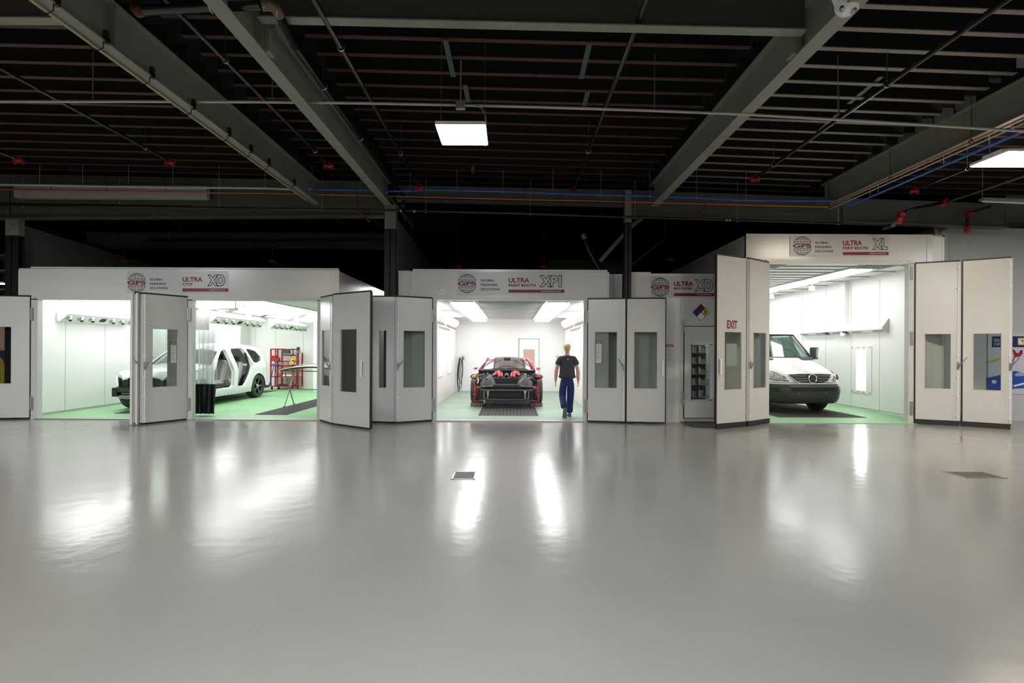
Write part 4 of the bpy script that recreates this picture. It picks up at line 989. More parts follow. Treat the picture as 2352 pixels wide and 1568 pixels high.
# white to blue to right pipes in front of the girder
YP = 10.55
white = [(-40, 425), (0, 424), (80, 425), (160, 426), (250, 428), (330, 429), (400, 431), (500, 431), (600, 432), (660, 434), (715, 434)]
def hs(lst, Y=YP): return [W(x, y, Y) for x, y in lst]
pipe('air_pipe', 'white compressed air pipe in front of the girder at the left', hs(white), .022, 'whitepipe', hs([(91, 425), (190, 426.5), (295, 429), (397, 431), (503, 431), (609, 432), (717, 434)]), htop=5.45)
blue = [(715, 434), (760, 436), (828, 436), (880, 439), (930, 439), (980, 436), (1100, 438), (1200, 441), (1300, 445), (1400, 448), (1500, 450), (1600, 454), (1700, 459), (1800, 461), (1880, 461), (1935, 461)]
pipe('air_pipe', 'blue compressed air pipe crossing above the middle and right booths', hs(blue), .02, 'blue', hs([(828, 436), (942, 438), (1050, 437), (1155, 440), (1270, 444), (1380, 447), (1492, 450), (1600, 454), (1713, 459)]), htop=5.4)
bj = thing('air_pipe', 'blue compressed air pipe running toward the right lamp', 'pipe', W(1958, 466, 10.3))
zb_ = 4.68; pb = lambda y: Vector((7.12, (zb_-EYE)*F/(HY-y), zb_))
b = MB(); b.tube([W(1935, 461, YP), W(1950, 462, 10.5), pb(468)], .02, 8); b.cyl(pb(468), pb(180), .02, n=8); b.build('pipe', 'blue', bj, True)
for y in (448, 375, 440, 330): 
    h = pb(y); g = MB(); g.cyl(h, (h.x, h.y, 5.3), .0055, n=5); g.build('pipe_hanger', 'zinc', bj, True)
cop = [(-40, 434), (0, 435), (240, 438), (375, 440), (510, 443), (620, 443.5), (800, 448), (1000, 453), (1200, 458), (1350, 461), (1500, 465), (1620, 468), (1765, 472), (1900, 475)]
ct = pipe('copper_pipe', 'copper pipe crossing the hall just below the blue and white pipes', hs(cop, 10.7), .014, 'copper', hs([(117, 436), (244, 438), (381, 441), (512, 443), (652, 444.5), (786, 448), (1063, 455), (1205, 458), (1346, 461), (1488, 465), (1628, 468), (1770, 472)], 10.7), htop=5.35, hm_='dark')
b = MB(); b.tube(hs([(821, 449), (820, 482), (840, 500), (850, 510)], 10.7), .02, 8); b.tube(hs([(1620, 468), (1619, 480), (1590, 502)], 10.7), .02, 8); b.build('branch', mat('darkcopper', (.08, .04, .025), .5), ct, True)
ck = thing('copper_pipe', 'copper pipe running along the right roof beam', 'pipe', W(1902, 475, 10.7))
zk = 4.72; pc = lambda y: Vector((6.80, (zk-EYE)*F/(HY-y), zk))
b = MB(); b.cyl(pc(474), pc(120), .016, n=8); b.build('pipe', 'copper', ck, True)
b = MB(); b.cyl(pc(474)+Vector((.09, 0, -.03)), pc(120)+Vector((.09, 0, -.03)), .012, n=8); b.build('companion_pipe', 'conduit', ck, True)
for y in (405, 470, 320):
    h = pc(y); g = MB(); g.cyl(h, (h.x, h.y, 5.4), .0055, n=5); g.tube([h+Vector((math.cos(q)*.035, 0, math.sin(q)*.035)) for q in [i*math.pi/5 for i in range(10)]], .007, 5, closed=True); g.build('pipe_hanger', 'dark', ck, True)
blk = [(-40, 469), (0, 469), (200, 472), (330, 474), (440, 476)]
b_ = pipe('sprinkler_main', 'thick black pipe crossing in front of the left girder', hs(blk, 10.9), .042, 'blackgloss', hs([(52, 471), (275, 473)], 10.9), htop=5.3)
blk2 = [(440, 476), (600, 479), (740, 481), (905, 483), (980, 485), (1200, 490), (1450, 499), (1600, 503), (1700, 506), (1800, 508), (1930, 513)]
b_ = pipe('sprinkler_main', 'thinner black pipe continuing across above the middle booth to the right girder', hs(blk2, 10.88), .026, 'blackgloss', hs([(503, 477), (740, 481), (978, 485), (1218, 491), (1458, 499), (1694, 506), (1925, 513)], 10.88), htop=5.3)
b = MB()
for x, y in ((922, 484), (952, 485), (1668, 505), (1675, 505)): p = W(x, y, 10.88); b.cyl(p-Vector((.02, 0, 0)), p+Vector((.02, 0, 0)), .034, n=10)
b.build('coupling', 'steel', b_, True)
b = MB(); b.tube(hs([(1933, 513), (1934, 498), (1933, 475)], 10.88), .02, 8); b.build('riser', 'black', b_, True)
# black sprinkler lines running in depth
def depth_pipe(X, z, y0, y1, r, label, m='blackgloss', hang=(), end=True, name='sprinkler_pipe'):
    Y1 = (z-EYE)*F/(HY-y1); t = thing(name, label, 'pipe', (X, Y1, z))
    b = MB(); b.cyl((X, y0, z), (X, Y1, z), r, n=10); b.build('pipe', m, t, True)
    if end:
        b = MB(); b.cyl((X, Y1-.06, z), (X, Y1+.06, z), r*1.9, n=10); b.cyl((X-.09, Y1, z-.02), (X+.09, Y1, z-.02), r*1.2, n=8); b.cyl((X-.07, Y1, z-.08), (X-.07, Y1, z), .02, n=8); b.cyl((X+.07, Y1, z-.08), (X+.07, Y1, z), .02, n=8); b.build('end_fitting', 'red', t, True)
    for y in hang:
        Y = (z-EYE)*F/(HY-y); g = MB(); g.cyl((X, Y, z+r), (X, Y, 5.5), .006, n=5)
        g.tube([(X+math.cos(q)*(r+.01), Y, z+math.sin(q)*(r+.01)) for q in [i*math.pi/5 for i in range(10)]], .008, 5, closed=True); g.build('pipe_hanger', 'steel', t, True)
    return t
depth_pipe(-3.40, 5.0, 1, 380, .026, 'black sprinkler pipe between the two left roof beams', hang=(142, 348))
depth_pipe(-1.95, 5.0, 1, 430, .028, 'black sprinkler pipe descending left of the hanging lamp', hang=(112, 353))
depth_pipe(1.29, 5.0, 1, 438, .03, 'black sprinkler pipe descending right of the hanging lamp', hang=(346,))
depth_pipe(4.76, 5.0, 1, 406, .032, 'black sprinkler pipe in the bay between the two right beams', hang=(190, 268, 375))
depth_pipe(-6.25, 5.0, 1, 375, .026, 'long black sprinkler pipe left of the leftmost roof beam', hang=(343,))
depth_pipe(-8.95, 5.0, 1, 372, .026, 'black sprinkler pipe at the far left edge of the ceiling', hang=())
depth_pipe(8.2, 4.9, 1, 432, .022, 'thin black sprinkler pipe right of the blue pipe', hang=(383,))
b9 = depth_pipe(9.1, 4.75, 1, 460, .035, 'black sprinkler pipe at the right with red couplings and elbow', hang=(), end=False)
Y1 = (4.75-EYE)*F/(HY-460)
b = MB(); b.cyl((9.1, Y1-.08, 4.75), (9.1, Y1+.08, 4.75), .07, n=10); b.sph((9.1, Y1, 4.75), .07, n=8, m=6); b.build('coupling', 'red', b9, True)
pe = [Vector((9.1, Y1, 4.75)), W(2095, 480, 10.3), W(2072, 490, 10.5)]
b = MB(); b.tube(pe, .035, 8); b.build('lower_run', 'blackgloss', b9, True)
b = MB(); b.tube([W(2078, 487, 10.45), W(2070, 492, 10.5), W(2066, 503, 10.5), W(2062, 511, 10.5)], [.06, .075, .05, .075], 8); b.sph(W(2066, 503, 10.48), .07, n=8, m=6); b.build('elbow', 'red', b9, True)
b = MB(); b.tube([W(2052, 517, 10.5), W(2030, 524, 10.9)], .045, 8); b.build('stub', 'black', b9, True)
t = thing('sprinkler_drop', 'vertical black pipe with a red elbow and red head above the grey cabinet', 'pipe', W(2222, 520, 11))
b = MB(); b.tube([W(2275, 474, 11), W(2240, 485, 11), W(2224, 492, 11), W(2222, 500, 11), W(2222, 522, 11)], .03, 8); b.build('pipe', 'black', t, True)
b = MB(); b.tube([W(2232, 487, 10.98), W(2223, 491, 10.98), W(2221, 499, 10.98)], .05, 8); b.sph(W(2222, 528, 11), .05, .05, .07, 8, 6); b.cyl(W(2222, 522, 11), W(2222, 525, 11), .07, n=8); b.build('red_fitting', 'red', t, True)
# big drain pipe with bronze elbow, running along beam B
dp = thing('drain_pipe', 'thick dark pipe with bronze elbows crossing at the top left then following a roof beam', 'pipe', W(320, 20, 4.9))
b = MB(); b.tube([W(330, 24, 4.9), W(480, 16, 4.85), W(600, 12, 4.8)], .045, 12); b.build('pipe', 'blackgloss', dp, True)
zd = 5.08; XD = -2.62
dpt = lambda y: Vector((XD+.10, (zd-EYE)*F/(HY-y), zd))
b = MB(); b.cyl(W(642, 36, 4.95), dpt(110), .045, n=10); b.cyl(dpt(110), dpt(440), .042, n=12); b.build('pipe', 'blackgloss', dp, True)
b = MB(); b.tube([W(600, 12, 4.8), W(618, 11, 4.82), W(632, 18, 4.86), W(642, 36, 4.95)], .052, 12); b.build('elbow', mat('bronze', (.12, .085, .06), .45), dp, True)
b = MB(); b.tube([W(330, 24, 4.9), W(318, 28, 4.95), W(312, 20, 5.05), W(314, 12, 5.2)], .05, 10); b.build('elbow', mat('rust', (.10, .03, .012), .6), dp, True)
b = MB()
for x, y in ((606, 13), (636, 31)): p = W(x, y, 4.78); b.cbox(p, .012, .01, .045)
b.pieces('yellow_label', 'yellow', dp, True)
for x, y, Y in ((486, 15, 4.85),):
    g = MB(); p = W(x, y, Y); g.tube([p+Vector((0, math.cos(q)*.055, math.sin(q)*.055)) for q in [i*math.pi/5 for i in range(10)]], .009, 5, closed=True); g.cyl(p+Vector((0, 0, .05)), p+Vector((0, 0, .5)), .006, n=5); g.build('pipe_hanger', 'steel', dp, True)
for y in (200, 318):
    p = dpt(y); g = MB(); g.cyl(p, (p.x, p.y, 5.6), .006, n=5); g.tube([p+Vector((math.cos(q)*.05, 0, math.sin(q)*.05)) for q in [i*math.pi/5 for i in range(10)]], .009, 5, closed=True); g.build('pipe_hanger', 'steel', dp, True)
# pipe drop with couplings beside the column
t = thing('sprinkler_drop', 'short black vertical pipe with steel couplings right of the column', 'pipe', W(926, 470, 10.8))
b = MB(); b.tube([W(918, 437, 10.8), W(926, 448, 10.8), W(926, 486, 10.8)], .032, 8); b.build('pipe', 'blackgloss', t, True)
b = MB()
for y in (457, 474): p = W(926, y, 10.8); b.cyl(p-Vector((0, 0, .012)), p+Vector((0, 0, .012)), .04, n=10)
b.build('coupling', 'steel', t, True)
# red sprinkler heads standing behind the booth headers with thin drop rods
for x, y, Y, lb in ((285, 599, 13.5, 'small red sprinkler valve above the left booth roof near the partition'), (625, 600, 13.5, 'small red sprinkler valve above the left booth roof near its right end'), (1054, 612, 13.5, 'small red sprinkler valve above the middle booth, left one'), (1248, 612, 13.5, 'small red sprinkler valve above the middle booth, right one'), (1539, 596, 14, 'red sprinkler valve above the mixing room'), (342, 552, 14.4, 'small red valve on the pipe of the set-back girder')):
    t = thing('sprinkler_valve', lb, 'valve', W(x, y, Y)); p = W(x, y, Y)
    b = MB(); b.sph(p, .07, .05, .05, 8, 6); b.cyl(p-Vector((.09, 0, 0)), p+Vector((.09, 0, 0)), .03, n=8); b.build('valve_body', 'red', t, True)
    b = MB(); b.cyl(p, (p.x, p.y, 6.1), .008, n=5); b.build('drop_rod', 'dark', t, True)
    if x in (285, 1054, 625): 
        b = MB(); b.cyl(p, p+Vector((.9, .6, -.35)), .03, n=8); b.build('pipe', 'black', t, True)
pipe('sprinkler_pipe', 'dark horizontal pipe in front of the set-back girder above the left booth', [W(342, 552, 14.3), W(600, 553, 14.3), W(882, 552, 14.3)], .03, 'black', [W(388, 551, 14.3), W(858, 552, 14.3)], htop=4.9)
# diagonal braces and vent stack over the middle booth
b = MB(); b.bar(W(1378, 600, 13), W(1433, 538, 13), .10, .02, (0,1,0)); b.bar(W(1449, 521, 13), W(1480, 497, 13), .10, .02, (0,1,0)); tag(b.build('diagonal_brace', 'steelpaint'), 'pale diagonal steel brace above the middle booth', 'brace')
b = MB(); b.cyl(W(1440, 616, 13), W(1527, 549, 13), .015, n=6); b.cyl(W(1527, 549, 13), (W(1527, 549, 13).x, 13, 6.1), .01, n=6); tag(b.build('brace_rod', 'steelgrey'), 'thin diagonal rod behind the mixing room column', 'rod')
t = thing('exhaust_stack', 'tilted dark exhaust pipe with a metal collar above the middle booth', 'pipe', W(1370, 615, 13))
b = MB(); b.cyl(W(1392, 650, 13), W(1350, 570, 13), .10, n=12); b.cyl(W(1352, 573, 13), W(1341, 545, 13), .075, n=12); b.build('stack', 'blackgloss', t, True)
b = MB(); b.cyl(W(1343, 549, 13), W(1339, 538, 13), .08, n=12); b.build('collar', 'zinc', t, True)
# beige far wall strip and small roof boxes
b = MB(); b.box(W(1260, 610, 17).x, W(1436, 610, 17).x, 17, 17.05, 3.45, W(1300, 598, 17).z); tag(b.build('far_partition', mat('tan', (.12, .11, .085), .6)), 'dim tan partition far behind above the middle booth', 'partition')
# ---- far left glimpse: neighbouring bay with shelving and a strip lamp ----
t = thing('storage_rack', 'dim shelving of a neighbouring bay seen in the narrow gap at the left edge', 'shelving', (-13.6, 13.5, 0))
b = MB()
for z in (.5, 1.2, 1.9, 2.5, 3.1, 3.6, 4.0): b.box(-15.5, -12.6, 13.2, 13.9, z, z+.05)
b.build('shelf', mat('rackbrown', (.16, .12, .09), .6), t, True)
for x in (-15.5, -14.1, -12.65):
    b = MB(); b.box(x, x+.06, 13.2, 13.26, 0, 4.3); b.box(x, x+.06, 13.84, 13.9, 0, 4.3); b.build('upright', 'dark', t, True)
t = thing('strip_light', 'lit warm strip lamp seen in the gap at the left edge', 'strip light', W(-20, 650, 12.2))
b = MB(); b.bar(W(-120, 646, 12.2), W(11, 649, 12.2), .10, .03, (0,0,1)); b.build('housing', 'white', t, True)
b = MB(); b.bar(W(-120, 652, 12.2), W(11, 652, 12.2), .05, .02, (0,0,1)); b.build('tube', lightmat('strip', (1, .85, .6), 5), t, True)
b = MB(); b.cyl(W(-60, 646, 12.2), W(-60, 400, 12.2), .006, n=5); b.build('hanger', 'zinc', t, True)
# coloured banner seen through the leftmost door window
t = thing('banner', 'colourful orange, blue and yellow banner seen through the leftmost door window', 'banner', (-12.2, 12.2, 0))
b = MB(); b.poly([W(-60, 745, 12.3), W(13, 745, 12.3), W(13, 905, 12.3), W(-60, 905, 12.3)], (0, .02, 0)); bn = b.build('banner_sheet', mat('ban0', (.62, .42, .32), .5), t, True)
b = MB(); b.poly([W(-60, 800, 12.27), W(13, 805, 12.27), W(13, 850, 12.27), W(-60, 850, 12.27)], (0, .01, 0)); b.build('blue_field', mat('ban1', (.03, .04, .14), .5), bn)
b = MB()
for k in range(7): b.tube([W(13-k*6, 890, 12.25), W(11-k*6, 850, 12.25), W(4-k*7, 828, 12.25), W(-8-k*7, 818, 12.25)], .03, 6)
b.build('yellow_strands', mat('ban2', (.45, .35, .02), .6), bn)
# ================= VEHICLES =================
def sstep(a, b, x):
    t = max(0, min(1, (x-a)/(b-a))); return t*t*(3-2*t)
def interp(tab, x):
    if x <= tab[0][0]: return tab[0][1]
    for (a, fa), (b, fb) in zip(tab, tab[1:]):
        if x <= b: t = (x-a)/(b-a); return fa+(fb-fa)*t
    return tab[-1][1]
def smooth_tab(tab, x):
    if x <= tab[0][0]: return tab[0][1]
    for (a, fa), (b, fb) in zip(tab, tab[1:]):
        if x <= b: t = (x-a)/(b-a); t = t*t*(3-2*t); return fa+(fb-fa)*t
    return tab[-1][1]
def wheel(root, c, r, w_, out, spokes=10, name='wheel', rimmat='chrome', tread=True):
    """c hub centre, out = outward axis unit (+-1 along x)"""
    ax = (out, 0, 0); c = Vector(c); rr = r*.70
    t = MB(); t.lathe([(rr, -w_/2+.01), (r*.93, -w_/2), (r*.985, -w_/2+.03), (r, -w_/2+.06), (r, w_/2-.06), (r*.985, w_/2-.03), (r*.93, w_/2), (rr, w_/2-.01), (rr*.97, w_/2-.05), (rr*.97, -w_/2+.05)], c, ax, 40, closed=True)
    ty = t.build(name, 'tyre', root)
    rm = MB(); spk = MB(); bkp = MB(); bkp.lathe([(0, -.03), (rr*.97, -.03), (rr*.97, -.05), (0, -.05)], c, ax, 30); bkp.build('wheel_well', 'black', ty); rm.lathe([(rr, w_/2-.012), (rr*.97, w_/2-.03), (rr*.93, w_/2-.04), (rr*.90, -w_/2+.05), (rr, -w_/2+.01)], c, ax, 36, closed=True)
    a = Vector(ax); _, u, v = frame((0, 0, 0), a)
    for k in range(spokes):
        q = 2*math.pi*k/spokes; d = u*math.cos(q)+v*math.sin(q); e = a.cross(d)
        for sgn in (-1, 1):
            spk.bar(c+a*(w_/2-.055)+d*rr*.15+e*.006*sgn, c+a*(w_/2-.03)+d*rr*.95+e*.022*sgn, .012, .016, a)
    rm.build('rim', 'black', ty); spk.build('spokes', rimmat, ty)
    h = MB(); h.lathe([(.0, w_/2-.02), (.055, w_/2-.025), (.07, w_/2-.05), (.07, w_/2-.09), (0, w_/2-.09)], c, ax, 16); h.build('hub', 'steel', ty)
    bd = MB(); bd.lathe([(0, -.005), (rr*.5, -.005), (rr*.5, -.025), (0, -.025)], c, ax, 24); bd.build('brake_disc', 'dark', ty)
    if tread:
        g = MB()
        for k in (-2, -1, 0, 1, 2):
            x = k*w_*.16; n = 40; g.rings([[c+a*(x+dx)+(u*math.cos(q)+v*math.sin(q))*(r+dr) for q in [2*math.pi*i/n for i in range(n)]] for dx, dr in ((-.006, .001), (.006, .001), (.006, -.004), (-.006, -.004))], closed=True)
        g.build('tread_grooves', mat('groove', (.06, .055, .05), .8), ty)
    return ty
def mirror_patch(root, name, m, loops, f, th=.01, grid=.12, sides=(1, -1), **k):
    for sg in sides:
        b = MB(); b.patch(loops, lambda u, v, t, sg=sg: f(u, v, t, sg), th, grid); b.build(name, m, root, **k)
# ---------- white SUV being repaired : local frame x lateral (+ = viewer right), y back, z up; nose at y=0 ----------
SL = 4.85
suv = thing('suv', 'white stripped SUV without doors parked in the left booth behind the clear curtain', 'car', (0, 0, 0))
def suvW(y, z):      # half width
    base = smooth_tab([(0, .62), (.35, .88), (.9, .96), (3.9, .965), (4.5, .90), (4.85, .74)], y)
    if z > 1.02: base -= (z-1.02)*.40 + sstep(1.5, 1.72, z)*.06
    if z < .45: base -= (.45-z)*.15
    return base
def suvP(u, v, t, sg): return Vector((sg*(suvW(u, v)-t), u, v))
wr, wf_, wrr = .375, .86, 3.835
def arch(cy, r, n=14, flip=False):
    return [(cy+r*math.cos(math.pi*i/n)*(-1), .36+r*math.sin(math.pi*i/n)) for i in range(n+1)]
roofline = [(1.15, 1.02), (1.45, 1.13), (1.80, 1.38), (2.15, 1.60), (2.5, 1.69), (3.1, 1.715), (3.7, 1.70), (4.2, 1.64), (4.45, 1.57), (4.62, 1.40), (4.75, 1.18), (4.83, 1.0)]
outl = [(.18, .62), (.30, .85), (.6, .95)] + roofline + [(4.84, .80), (4.80, .50), (4.32, .42)] + list(reversed(arch(wrr, .43))) + [(3.36, .30), (1.36, .30)] + list(reversed(arch(wf_, .43))) + [(.40, .40)]
fdoor = [(1.42, .48), (1.50, .42), (2.30, .42), (2.40, .50), (2.44, .9), (2.36, 1.25), (2.33, 1.50), (2.27, 1.56), (2.05, 1.50), (1.80, 1.30), (1.55, 1.06), (1.44, .95)]
rdoor = [(2.60, .50), (2.68, .42), (3.02, .42), (3.22, .60), (3.42, .86), (3.50, 1.05), (3.42, 1.30), (3.28, 1.56), (3.2, 1.60), (2.66, 1.59), (2.56, 1.50), (2.60, 1.2), (2.64, .9)]
qwin = [(3.62, 1.14), (3.58, 1.20), (3.46, 1.56), (3.62, 1.57), (3.95, 1.50), (4.20, 1.30), (4.12, 1.20), (3.8, 1.13)]
mirror_patch(suv, 'body_side', 'carwhite', [outl, fdoor, rdoor, qwin], suvP, .05, .16)
# door opening liners on visible side
for nm, lp in (('front_opening_frame', fdoor), ('rear_opening_frame', rdoor)):
    b = MB(); pts = [suvP(u, v, .075, 1) for u, v in lp]; b.tube(pts, .028, 6, closed=True); b.build(nm, 'carwhite', suv)
b = MB(); pts = [suvP(u, v, .02, 1) for u, v in qwin]; b.tube(pts, .012, 6, closed=True); b.build('quarter_window_seal', 'black', suv)
b = MB()
for a, c in (((3.6, 1.45), (3.85, 1.25)), ((3.7, 1.5), (4.05, 1.3)), ((3.8, 1.2), (3.95, 1.45))): b.bar(suvP(a[0], a[1], .12, 1), suvP(c[0], c[1], .12, 1), .05, .03)
b.build('quarter_trim', 'dark', suv)
# roof, hood, tail
def sec_surface(name, ys, zf, wfun, m, th=.03, n=12, crown=.05, off=0):
    b = MB(); rs = []
    for y in ys:
        z = zf(y); w_ = wfun(y, z)
        top = [Vector((w_*q, y, z+crown*(1-q*q)-(.04*abs(q)**6))) for q in [-1+2*i/n for i in range(n+1)]]
        rs.append(top + [p-Vector((0, 0, th)) for p in reversed(top)])
    b.rings(rs); return b.build(name, m, suv)
zr = lambda y: interp(roofline, y)
sec_surface('roof', [2.05+.2*i for i in range(13)], lambda y: zr(y)-.01, lambda y, z: suvW(y, z)-.02, 'carwhite')
sec_surface('tailgate', [4.45, 4.52, 4.6, 4.68, 4.75, 4.8], zr, lambda y, z: suvW(y, z)-.02, 'carwhite', crown=.02)
b = MB(); b.patch([[(-.80, .45), (.80, .45), (.78, 1.0), (-.78, 1.0)]], lambda u, v, t: Vector((u, 4.80-t-.1*abs(u)**3, v)), .04, .3); b.build('rear_panel', 'carwhite', suv)
hood = [(0.05, .84), (.12, .93), (.3, 1.0), (.6, 1.04), (1.0, 1.08), (1.3, 1.12), (1.42, 1.13)]
sec_surface('hood', [h[0] for h in hood], lambda y: interp(hood, y), lambda y, z: max(.5, suvW(y, .9)-.06-.10*(1-sstep(0, .3, y))), 'carwhite', crown=.045)
b = MB(); b.patch([[(-.72, 0), (.72, 0), (.58, 1), (-.58, 1)]], lambda u, v, t: Vector((u, 1.42+v*.72+.12*u*u+t, 1.12+v*.47-t)), .012, .25); b.build('windscreen', 'tintglass', suv)
# front face : kidney grille, headlights, bare crash bar
def front(u, z, t=0): return Vector((u, .10+.30*abs(u)**2.2*1.2+max(0, (z-.75))*.12+t, z))
for cx_ in (-.24, .24):
    lp = [(cx_-.20, .62), (cx_-.15, .56), (cx_+.15, .56), (cx_+.20, .62), (cx_+.21, .76), (cx_+.15, .86), (cx_-.15, .86), (cx_-.21, .76)]
    b = MB(); b.patch([lp], lambda u, v, t: front(u, v, t-.03), .05, .2); g_ = b.build('kidney_grille', 'black', suv)
    b = MB()
    for k in range(7): b.bar(front(cx_-.15+k*.05, .59, -.045), front(cx_-.15+k*.05, .83, -.045), .012, .02)
    b.build('slats', 'blackgloss', g_)
for sg in (-1, 1):
    b = MB(); b.patch([[(sg*.46, .78), (sg*.80, .83), (sg*.84, .90), (sg*.60, .92), (sg*.46, .88)]], lambda u, v, t: front(u, v, t-.02), .06, .2); b.build('headlight', mat('hlamp', (.55, .62, .62), .1, .3), suv)
b = MB(); b.patch([[(-.80, .60), (-.46, .62), (-.46, .78), (-.82, .76)]], lambda u, v, t: front(u, v, t+.05), .05, .2); b.patch([[(.80, .60), (.46, .62), (.46, .78), (.82, .76)]], lambda u, v, t: front(u, v, t+.05), .05, .2); b.pieces('headlight_bracket', 'black', suv)
b = MB(); b.bar((-.80, .16, .53), (.80, .16, .53), .06, .11, (0,0,1)); b.build('crash_bar', 'dark', suv)
b = MB(); b.box(-.83, -.70, .12, .35, .36, .58); b.box(.70, .83, .12, .35, .36, .58); b.pieces('corner_bracket', 'black', suv)
b = MB(); b.bar((-.70, .18, .36), (.70, .18, .36), .05, .06, (0,0,1)); b.bar((-.6, .14, .44), (.6, .14, .44), .02, .02, (0,0,1)); b.bar((-.62, .12, .33), (-.2, .12, .31), .02, .03, (0,0,1)); b.build('lower_bar', 'steel', suv)
b = MB(); b.box(-.68, .68, .24, .30, .30, .80); b.build('radiator', 'black', suv)
b = MB(); b.box(-.80, .80, .45, 1.3, .28, .60); b.box(-.86, .86, 1.3, 4.75, .26, .34); b.build('underbody', 'black', suv)
# sill with primer
for sg in (1, -1):
    b = MB(); b.patch([[(1.34, .24), (3.38, .24), (3.40, .37), (1.34, .37)]], lambda u, v, t: Vector((sg*(.955-t), u, v)), .08, .4); b.build('sill', mat('primer', (.55, .62, .64), .4), suv)
b = MB()
for k in range(12): b.cyl((.955, 1.45+k*.16, .28), (.962, 1.45+k*.16, .28), .012, n=6)
b.build('sill_clips', 'dark', suv)
# wheel arch liner
for sg in (1, -1):
    b = MB(); b.tube([Vector((sg*.93, wrr-.45*math.cos(math.pi*i/14), .36+.44*math.sin(math.pi*i/14))) for i in range(15)], .022, 6); b.build('arch_lip', 'black', suv)
    b = MB(); b.rings([[Vector((sg*x, wrr-.44*math.cos(math.pi*i/14), .36+.42*math.sin(math.pi*i/14))) for i in range(15)]+[Vector((sg*x, wrr+.40*math.cos(math.pi*i/14), .36+.40*math.sin(math.pi*i/14))) for i in range(15)] for x in (.55, .92)]); b.build('wheel_housing', 'black', suv)
b = MB(); b.patch([[(3.30, .22), (3.42, .22), (3.46, .40), (3.34, .44)]], lambda u, v, t: Vector((.93-t, u, v)), .12, .4); b.build('mud_flap', 'black', suv)
for sg in (-1, 1):
    wheel(suv, (sg*.83, wrr, wr), wr, .27, sg, 5, rimmat='steel'); wheel(suv, (sg*.83, wf_, wr), wr, .27, sg, 5, rimmat='steel')
# interior
b = MB(); b.box(-.85, .85, 1.35, 4.3, .34, .40); b.build('cabin_floor', 'black', suv)
b = MB(); b.patch([[(1.35, .4), (3.2, .4), (3.2, .95), (1.35, 1.0)]], lambda u, v, t: Vector((-(suvW(u, v)-.10-t), u, v)), .04, .5); b.build('far_door_trim', 'black', suv)
b = MB(); b.box(-.80, .80, 1.36, 1.62, .55, 1.08); b.build('dashboard', 'black', suv)
b = MB(); b.patch([[(-.55, .42), (.75, .42), (.72, 1.5), (-.45, 1.45)]], lambda u, v, t: Vector((u, 1.75+t+.5*(v-.9), v)), .02, .3); b.build('protective_cover', 'black', suv)
b = MB(); b.text('SERVICE', lambda x, y: Vector((x, 1.70+.5*(y-.9), y)), -.05, .35, .98, 1.04, .01); b.text('SPORT', lambda x, y: Vector((x, 1.68+.5*(y-.9), y)), .05, .42, .84, .91, .03); b.build('printed_lines', 'paper', suv)
def carseat(cx_, cy, m, back=.62, wd=.5, lean=.35):
    s_ = MB(); s_.rings([[Vector((cx_+x*wd/2, cy+y, z)) for x, z in ((-1, .56), (-.8, .66), (0, .64), (.8, .66), (1, .56), (.9, .46), (-.9, .46))] for y in (-.28, -.2, .2, .25)]); st = s_.build('seat_cushion', m, suv, bevel=.01)
    s_ = MB(); s_.rings([[Vector((cx_+x*wd/2*k, cy+.22+lean*(z-.6)+y, z)) for x, y in ((-1, -.06), (-.8, -.10), (0, -.05), (.8, -.10), (1, -.06), (1, .06), (-1, .06))] for z, k in ((.55, .9), (.7, 1), (1.0, 1), (1.15, .9), (.6+back, .7))]); bk = s_.build('seat_back', m, suv)
    q = MB()
    for i in range(-2, 3):
        for j in range(5):
            z = .75+j*.09; x = cx_+i*.06; p = Vector((x, cy+.22+lean*(z-.6)-.065, z))
            q.bar(p, p+Vector((.05, lean*.09*.9-.002, .08)), .006, .004); 
    q.build('stitching', 'dark', bk)
    h = MB(); h.cbox((cx_, cy+.22+lean*(.68+back-.6)+.03, .70+back), .26, .09, .15); h.build('headrest', 'dark', bk, bevel=.03)
carseat(.40, 2.15, 'seat', .64); carseat(-.42, 2.15, 'seat', .64)
carseat(.42, 2.95, 'seat', .56, .55); carseat(-.42, 2.95, 'seat', .56, .55); carseat(0, 2.98, 'seat', .5, .3)
b = MB(); b.tube([(.86, 3.10, .55), (.86, 3.30, .85), (.84, 3.42, 1.1), (.78, 3.32, 1.45)], .035, 6); b.build('opening_seal', 'black', suv)
b = MB(); b.cbox((.72, 2.0, .50), .14, .45, .12); b.build('seat_rail', 'dark', suv)
suv.location = (-9.22, 12.45, .012); suv.rotation_euler = (0, 0, math.radians(-0.5))

